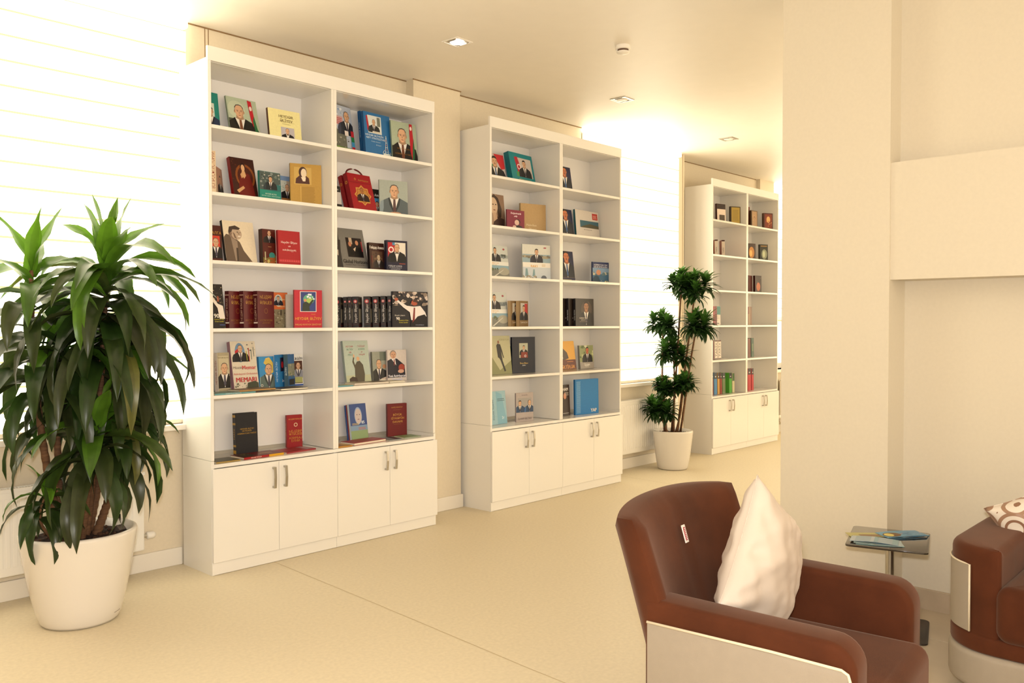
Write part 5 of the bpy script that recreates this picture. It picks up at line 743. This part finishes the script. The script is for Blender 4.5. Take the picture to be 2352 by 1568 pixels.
# ------------------------------------------------------------------ armchairs
def subsurf(o, lv=2):
    m = o.modifiers.new('smooth', 'SUBSURF'); m.levels = lv; m.render_levels = lv
def armchair(label, loc, rz, tagged=False):
    t = thing('armchair', label, 'armchair', loc, (0, 0, R(rz)), None)
    # plinth, cream base, brown band
    bm = bmesh.new(); prism(bm, rrect(-.27, .27, -.28, .26, .2, 8), 2, 0, .062); obj('plinth', bm, DARK, t, auto=30)
    bm = bmesh.new(); prism(bm, rrect(-.385, .385, -.345, .345, .13, 8), 2, .06, .205, bev=.02); obj('base', bm, LEATH, t, auto=40)
    bm = bmesh.new(); prism(bm, rrect(-.389, .389, -.349, .348, .13, 8), 2, .205, .262, bev=.008); obj('trim_band', bm, VELV, t, auto=40)
    # arms
    prof = [(.30, .262)]+[(-.29, .262)]+[(-.328, .30)]+arc(-.248, .515, .080, 180, 90, 7)+[(.26, .604), (.30, .60)]
    for s in (-1, 1):
        a0, a1 = (s*.385, s*.262)
        bm = bmesh.new(); prism(bm, prof, 0, min(a0, a1), max(a0, a1), bev=.022, seg=4)
        arm = obj('armrest', bm, VELV, t, auto=50)
        bm = bmesh.new(); x0, x1 = sorted((s*.383, s*.392))
        pp = [(.285, .268), (-.312, .268), (-.312, .505)]+arc(-.290, .508, .022, 180, 90, 4)+[(.285, .535)]
        prism(bm, pp, 0, x0, x1, bev=.003, seg=2); obj('leather_panel', bm, LEATH, arm, auto=50)
        bm = bmesh.new(); tube(bm, [(s*.391, -.314, .27), (s*.391, -.314, .505), (s*.391, -.309, .522), (s*.391, -.292, .531), (s*.391, -.1, .536), (s*.391, .285, .537)], .0042, 8); obj('piping', bm, PIPE, arm, smooth=True)
        bm = bmesh.new(); tube(bm, [(s*.3835, -.24, .574), (s*.3835, .25, .579)], .0011, 5); obj('stitching', bm, mat('pale_stitch', 'b08868', .8), arm)
    # seat cushion
    bm = bmesh.new(); prism(bm, rrect(-.258, .258, -.385, .20, .05, 6), 2, .10, .43, bev=.045, seg=5); seat = obj('seat_cushion', bm, VELV, t, auto=60)
    bm = bmesh.new(); tube(bm, [(-.24, -.3815, .30), (.24, -.3815, .30)], .0016, 5); obj('seam', bm, DARK, seat)
    # curved, backward leaning back
    nu, nv = 25, 13; bm = bmesh.new(); G = {}
    for side in (0, 1):
        for i in range(nu):
            u = -1+2*i/(nu-1)
            for j in range(nv):
                v = j/(nv-1); half = .385-.012*(1-v)
                z = .262+v*(.590+.020*(1-u*u))
                yb = .205+.185*v**1.15-.075*abs(u)**2.6+(.0 if side else 0)
                th = .125-.02*v
                y = yb if side == 0 else yb+th
                # rounding of the rim
                e = max(0, v-.93)/.07; f = max(0, abs(u)-.95)/.05; k = max(e, f); y += (.026*k*k)*(1 if side == 0 else -1)
                if .0 < abs(u+.10) < .045 and side == 0: y += .003
                G[side, i, j] = bm.verts.new((u*half, y, z-(.012*e*e)))
    for side in (0, 1):
        for i in range(nu-1):
            for j in range(nv-1):
                q = [G[side, i, j], G[side, i+1, j], G[side, i+1, j+1], G[side, i, j+1]]; bm.faces.new(q if side == 0 else q[::-1])
    for i in range(nu-1):
        bm.faces.new([G[0, i, nv-1], G[0, i+1, nv-1], G[1, i+1, nv-1], G[1, i, nv-1]]); bm.faces.new([G[0, i+1, 0], G[0, i, 0], G[1, i, 0], G[1, i+1, 0]])
    for j in range(nv-1):
        bm.faces.new([G[1, 0, j], G[0, 0, j], G[0, 0, j+1], G[1, 0, j+1]][::-1]); bm.faces.new([G[0, nu-1, j], G[1, nu-1, j], G[1, nu-1, j+1], G[0, nu-1, j+1]][::-1])
    bmesh.ops.recalc_face_normals(bm, faces=bm.faces)
    back = obj('backrest', bm, VELV, t, auto=60)
    if tagged:
        bm = bx(-.012, .012, -.002, .001, -.030, .030, bev=.0008, seg=1)
        tg = obj('fabric_tag', bm, mat('tag_white', 'ece4dc', .6), back, loc=(-.055, .322, .735), rot=(R(-17), 0, 0))
        bm = bmesh.new(); box(bm, -.007, .007, -.0032, -.0018, -.022, .022, bev=.0005, seg=1); o = obj('tag_print', bm, mat('tag_red', 'a02430', .6), tg)
        bm = bmesh.new()
        for i in range(7): box(bm, -.004, .004, -.004, -.003, -.019+i*.0058, -.016+i*.0058)
        obj('tag_lettering', bm, mat('tag_white2', 'e8dcd8', .6), tg)
    return t
armchair('brown velvet armchair with cream side panels and a satin cushion, in the foreground', (.235, -3.345, 0), 6, True)
def tub_chair(label, loc, rz):
    """low rounded armchair: arms and back one continuous padded band; faces local -y"""
    t = thing('armchair', label, 'armchair', loc, (0, 0, R(rz)))
    H, D, r = .41, .415, .20
    bm = bmesh.new(); lathe(bm, [(0, 0), (.30, 0), (.30, .064), (0, .064)], 48); obj('plinth', bm, DARK, t, auto=40)
    bm = bmesh.new(); prism(bm, rrect(-H-.012, H+.012, -D-.012, D+.012, r+.012, 10), 2, .062, .205, bev=.022, seg=4); obj('base', bm, LEATH, t, auto=40)
    bm = bmesh.new(); prism(bm, rrect(-H-.004, H+.004, -D-.006, D+.004, r, 10), 2, .205, .272, bev=.012); obj('trim_band', bm, VELV, t, auto=40)
    w = .20
    out, inn = [], []
    for k in range(13):
        q = R(270-90*k/12); out.append((-H+r+r*math.cos(q), -D+r+r*math.sin(q))); inn.append((-H+w+.012, -D+.012+(r-.012)*k/12))
    for k in range(11):
        q = R(180-90*k/10); out.append((-H+r+r*math.cos(q), D-r+r*math.sin(q))); inn.append((-H+w+.03+.03*math.cos(q), D-w-.03+.03*math.sin(q)))
    out += [(-x, y) for x, y in out[::-1]]; inn += [(-x, y) for x, y in inn[::-1]]
    bm = bmesh.new(); rows = []
    for o2, i2 in zip(out, inn):
        o3, i3 = Vector((*o2, 0)), Vector((*i2, 0)); n = i3-o3; ln = n.length; n.normalize(); e = min(.032, ln*.45)
        sec = [(0, .27), (0, .40), (0, .60-e)]+[(e-e*math.cos(R(t9)), .60-e+e*math.sin(R(t9))) for t9 in (22, 45, 68, 90)]+[(ln/2, .603)]+[(ln-e+e*math.sin(R(t9)), .60-e+e*math.cos(R(t9))) for t9 in (0, 22, 45, 68, 90)]+[(ln, .40), (ln, .27)]
        rows.append([bm.verts.new(o3+n*a1+Vector((0, 0, z1))) for a1, z1 in sec])
    for a, b3 in zip(rows, rows[1:]):
        for q in range(len(a)-1): bm.faces.new((a[q], a[q+1], b3[q+1], b3[q]))
    bm.faces.new(rows[0]); bm.faces.new(rows[-1][::-1]); bmesh.ops.recalc_face_normals(bm, faces=bm.faces)
    sh = obj('armrest_shell', bm, VELV, t, auto=60)
    for s in (-1, 1):
        o = []; i = []
        pts = [(s*(H-r+ (r+.006)*math.cos(R(q))), -D+r-(r+.006)*math.sin(R(q))) for q in range(62, -1, -6)]+[(s*(H+.006), -D+r+.06*k) for k in range(1, 5)]
        bm = bmesh.new(); z0, z1 = .275, .53; rows = []
        for k, (x, y) in enumerate(pts):
            dx = -s*.010 if k > 3 else 0; n = Vector((x-s*(H-r), y-(-D+r), 0)) if y < -D+r else Vector((s, 0, 0)); n.normalize()
            a = Vector((x, y, 0)); b2 = a-n*.012
            rows.append([bm.verts.new(b2+Vector((0, 0, z0))), bm.verts.new(a+Vector((0, 0, z0))), bm.verts.new(a+Vector((0, 0, z1))), bm.verts.new(b2+Vector((0, 0, z1)))])
        for a, b3 in zip(rows, rows[1:]):
            for q in range(4): bm.faces.new((a[q], a[(q+1) % 4], b3[(q+1) % 4], b3[q]))
        bm.faces.new(rows[0]); bm.faces.new(rows[-1][::-1]); bmesh.ops.recalc_face_normals(bm, faces=bm.faces)
        obj('leather_panel', bm, LEATH, sh, auto=30)
        bm = bmesh.new(); tube(bm, [(pts[0][0], pts[0][1], z0)]+[(x, y, z1) for x, y in pts], .0036, 8); obj('piping', bm, PIPE, sh, smooth=True)
    bm = bmesh.new(); prism(bm, rrect(-H+w-.004, H-w+.004, -D-.03, D-w-.01, .05, 6), 2, .262, .475, bev=.05, seg=6); obj('seat_cushion', bm, VELV, t, auto=60)
    return t
tub_chair('low rounded brown velvet armchair cut by the right edge of the photo', (1.585, -3.94, 0), -90)
def pillow(name, label, loc, e1, e2, size, thick, m, seed):
    e1 = Vector(e1).normalized(); n = e1.cross(Vector(e2)).normalized(); e2 = n.cross(e1)
    t = thing(name, label, 'cushion', loc); M = Matrix((( e1.x, e2.x, n.x), (e1.y, e2.y, n.y), (e1.z, e2.z, n.z))).to_4x4()
    bm = bmesh.new(); N = 40; G = {}; rnd = random.Random(seed); ph = [rnd.uniform(0, 6) for _ in range(8)]
    def P(i, j, s):
        u, v = -1+2*i/N, -1+2*j/N
        pin = 1-.085*(1-abs(u)**2.5)*abs(v)**3; pin2 = 1-.085*(1-abs(v)**2.5)*abs(u)**3
        x, y = u*size/2*pin2, v*size/2*pin
        h = thick/2*((1-abs(u)**2.4)*(1-abs(v)**2.4))**.52
        w = sum(a*math.sin(f*(u*math.cos(q)+v*math.sin(q))+ph[k]+1.7*math.sin(3*v+ph[k])) for k, (a, f, q) in enumerate(((.005, 4, .4), (.004, 7, 1.9), (.003, 12, 2.7), (.002, 19, .9), (.0008, 30, 2.2))))
        rad = max(abs(u), abs(v)); ang2 = math.atan2(v, u); w += .0035*rad*rad*math.sin(14*ang2+ph[5]+2*math.sin(3*ang2))
        edge = min(1, 6*(1-max(abs(u), abs(v))))
        return Vector((x, y, s*(h+w*edge)))
    for s in (1, -1):
        for i in range(N+1):
            for j in range(N+1):
                if s == -1 and (i in (0, N) or j in (0, N)): G[s, i, j] = G[1, i, j]
                else: G[s, i, j] = bm.verts.new(M@P(i, j, s))
    for s in (1, -1):
        for i in range(N):
            for j in range(N):
                q = [G[s, i, j], G[s, i+1, j], G[s, i+1, j+1], G[s, i, j+1]]; bm.faces.new(q if s == 1 else q[::-1])
    c = obj('cushion_cover', bm, m, t, smooth=True)
    bm = bmesh.new(); pts = []
    for a, b in [((0, k), 0) for k in range(N+1)]: pts.append(M@P(0, a[1], 1))
    for k in range(1, N+1): pts.append(M@P(k, N, 1))
    for k in range(N-1, -1, -1): pts.append(M@P(N, k, 1))
    for k in range(N-1, 0, -1): pts.append(M@P(k, 0, 1))
    tube(bm, pts, .0016, 6); obj('edge_seam', bm, m, c, smooth=True)
    return t
pillow('satin_cushion', 'ivory satin cushion propped on edge in the foreground armchair', (.262, -3.255, .645), (.56, .0, .83), (.83, .05, -.56), .45, .18, SATIN, 3)
# patterned cushion: interlaced brown rings on ivory satin
m = mat('ringed_satin', 'ddd2c4', .4, sheen=.3, bump=.3, bscale=30); nt = m.node_tree; b = nt.nodes['Principled BSDF']
tc = nt.nodes.new('ShaderNodeTexCoord'); vo = nt.nodes.new('ShaderNodeTexVoronoi'); vo.inputs['Scale'].default_value = 7.5; vo.inputs['Randomness'].default_value = .15
nt.links.new(tc.outputs['Object'], vo.inputs['Vector'])
cr = nt.nodes.new('ShaderNodeValToRGB'); cr.color_ramp.interpolation = 'CONSTANT'
el = cr.color_ramp.elements; el[0].position = 0; el[0].color = (*lin('ddd2c4'), 1); el[1].position = .22; el[1].color = (*lin('8a6650'), 1)
for p, c in ((.30, 'ddd2c4'), (.42, '9a7860'), (.52, 'ddd2c4'), (.66, '8a6650')): e = el.new(p); e.color = (*lin(c), 1)
nt.links.new(vo.outputs['Distance'], cr.inputs[0]); nt.links.new(cr.outputs[0], b.inputs['Base Color'])
pillow('patterned_cushion', 'ivory cushion with brown ring pattern on the right edge armchair', (1.70, -3.84, .585), (.32, -.82, .47), (.18, -.47, -.87), .42, .16, m, 8)

# ------------------------------------------------------------------ side table and leaflets
TP = Vector((1.66, -3.17, 0)); ang = 16
t = thing('side_table', 'smoked glass side table on a steel post between the two armchairs', 'side table', TP, (0, 0, R(ang)))
bm = bmesh.new(); prism(bm, rrect(-.198, .198, -.168, .168, .02, 5), 2, .452, .460, bev=.0015, seg=2); obj('glass_top', bm, GLASS, t, auto=40)
bm = bmesh.new(); tube(bm, [(.085, .0, .010), (.085, 0, .452)], .019, 24); obj('post', bm, STEEL, t, auto=40)
bm = bmesh.new(); tube(bm, [(.085, .0, .444), (.085, 0, .4515)], .045, 24); obj('mounting_disc', bm, STEEL, t, auto=40)
bm = bmesh.new(); prism(bm, rrect(-.04, .32, -.166, .15, .03, 5), 2, 0, .010, bev=.003, seg=2); obj('foot_plate', bm, BLACKM, t, auto=40)
def leaflet(dx, dy, rz, z, w, h, col, ops, label, fold=.0):
    p = Vector((dx, dy, 0))
    t = thing('leaflet', label, 'leaflet', (p.x, p.y, z), (0, 0, R(rz)), 'leaflets on the glass side table')
    bm = bmesh.new(); N = 10; top = []; bot = []
    for i in range(N+1):
        x = -w/2+w*i/N; lift = fold*math.sin(math.pi*i/N)
        top.append([bm.verts.new((x, y, .0016+lift)) for y in (-h/2, h/2)]); bot.append([bm.verts.new((x, y, lift)) for y in (-h/2, h/2)])
    for i in range(N):
        bm.faces.new((top[i][0], top[i+1][0], top[i+1][1], top[i][1])); bm.faces.new((bot[i][1], bot[i+1][1], bot[i+1][0], bot[i][0]))
        bm.faces.new((bot[i][0], bot[i+1][0], top[i+1][0], top[i][0])); bm.faces.new((top[i][1], top[i+1][1], bot[i+1][1], bot[i][1]))
    bm.faces.new((top[0][0], top[0][1], bot[0][1], bot[0][0])); bm.faces.new((top[N][1], top[N][0], bot[N][0], bot[N][1]))
    o = obj('sheet', bm, COVER, t); colour(o.data, lin(col))
    I = Ink(lambda a, b, q: (a-w/2, b-h/2, .0018+fold*math.sin(math.pi*min(max(a/w, 0), 1))+q))
    art(I, ops, w, h, .01, lambda a, b, q: (a, b, q), 3); I.build(t, 'printed_picture')
sea = [('r', 0, 0, .25, 1, '3c4c54'), ('r', .25, 0, .45, 1, '5c7c88'), ('r', .45, 0, .75, 1, '8cacb8'), ('r', .75, 0, 1, 1, 'a8b8bc'), ('n', 0, 0, 1, 1, 18, ['b8c4c0', '6c8c9c', 'c89878'])]
leaflet(1.548, -3.165, -62, .4605, .20, .10, '7c9c94', sea, 'blue green leaflet at the bottom of the left pile')
leaflet(1.550, -3.160, -68, .4630, .20, .10, 'a8b8b8', [('r', 0, 0, 1, .06, '3c6c5c')]+sea[2:4], 'pale blue leaflet in the middle of the left pile')
leaflet(1.553, -3.145, -74, .4655, .20, .10, '9cacb4', [('r', 0, 0, .5, 1, 'b4bcc0'), ('r', .5, 0, 1, 1, '8ca8b0'), ('r', .0, .92, 1, 1, '4c5c6c')], 'folded grey blue leaflet on top of the left pile', .006)
leaflet(1.775, -3.195, -30, .4605, .21, .10, '5c8ca8', sea, 'blue leaflet at the bottom of the right pile')
leaflet(1.77, -3.19, -36, .4630, .21, .10, '6c9cb8', [('e', .22, .4, .2, .35, '6c4c28'), ('e', .15, .4, .1, .25, 'd8c870'), ('r', .5, 0, 1, 1, '6c98b8'), ('n', .45, 0, 1, 1, 12, ['88b4cc', 'd8a088', '5884a8'])], 'leaflet with brown dome picture on top of the right pile', .003)
leaflet(1.655, -3.065, -50, .4605, .16, .07, 'b8b070', [('r', .3, 0, .9, .5, '8a6a48')], 'yellowish leaflet at the back left of the glass top')
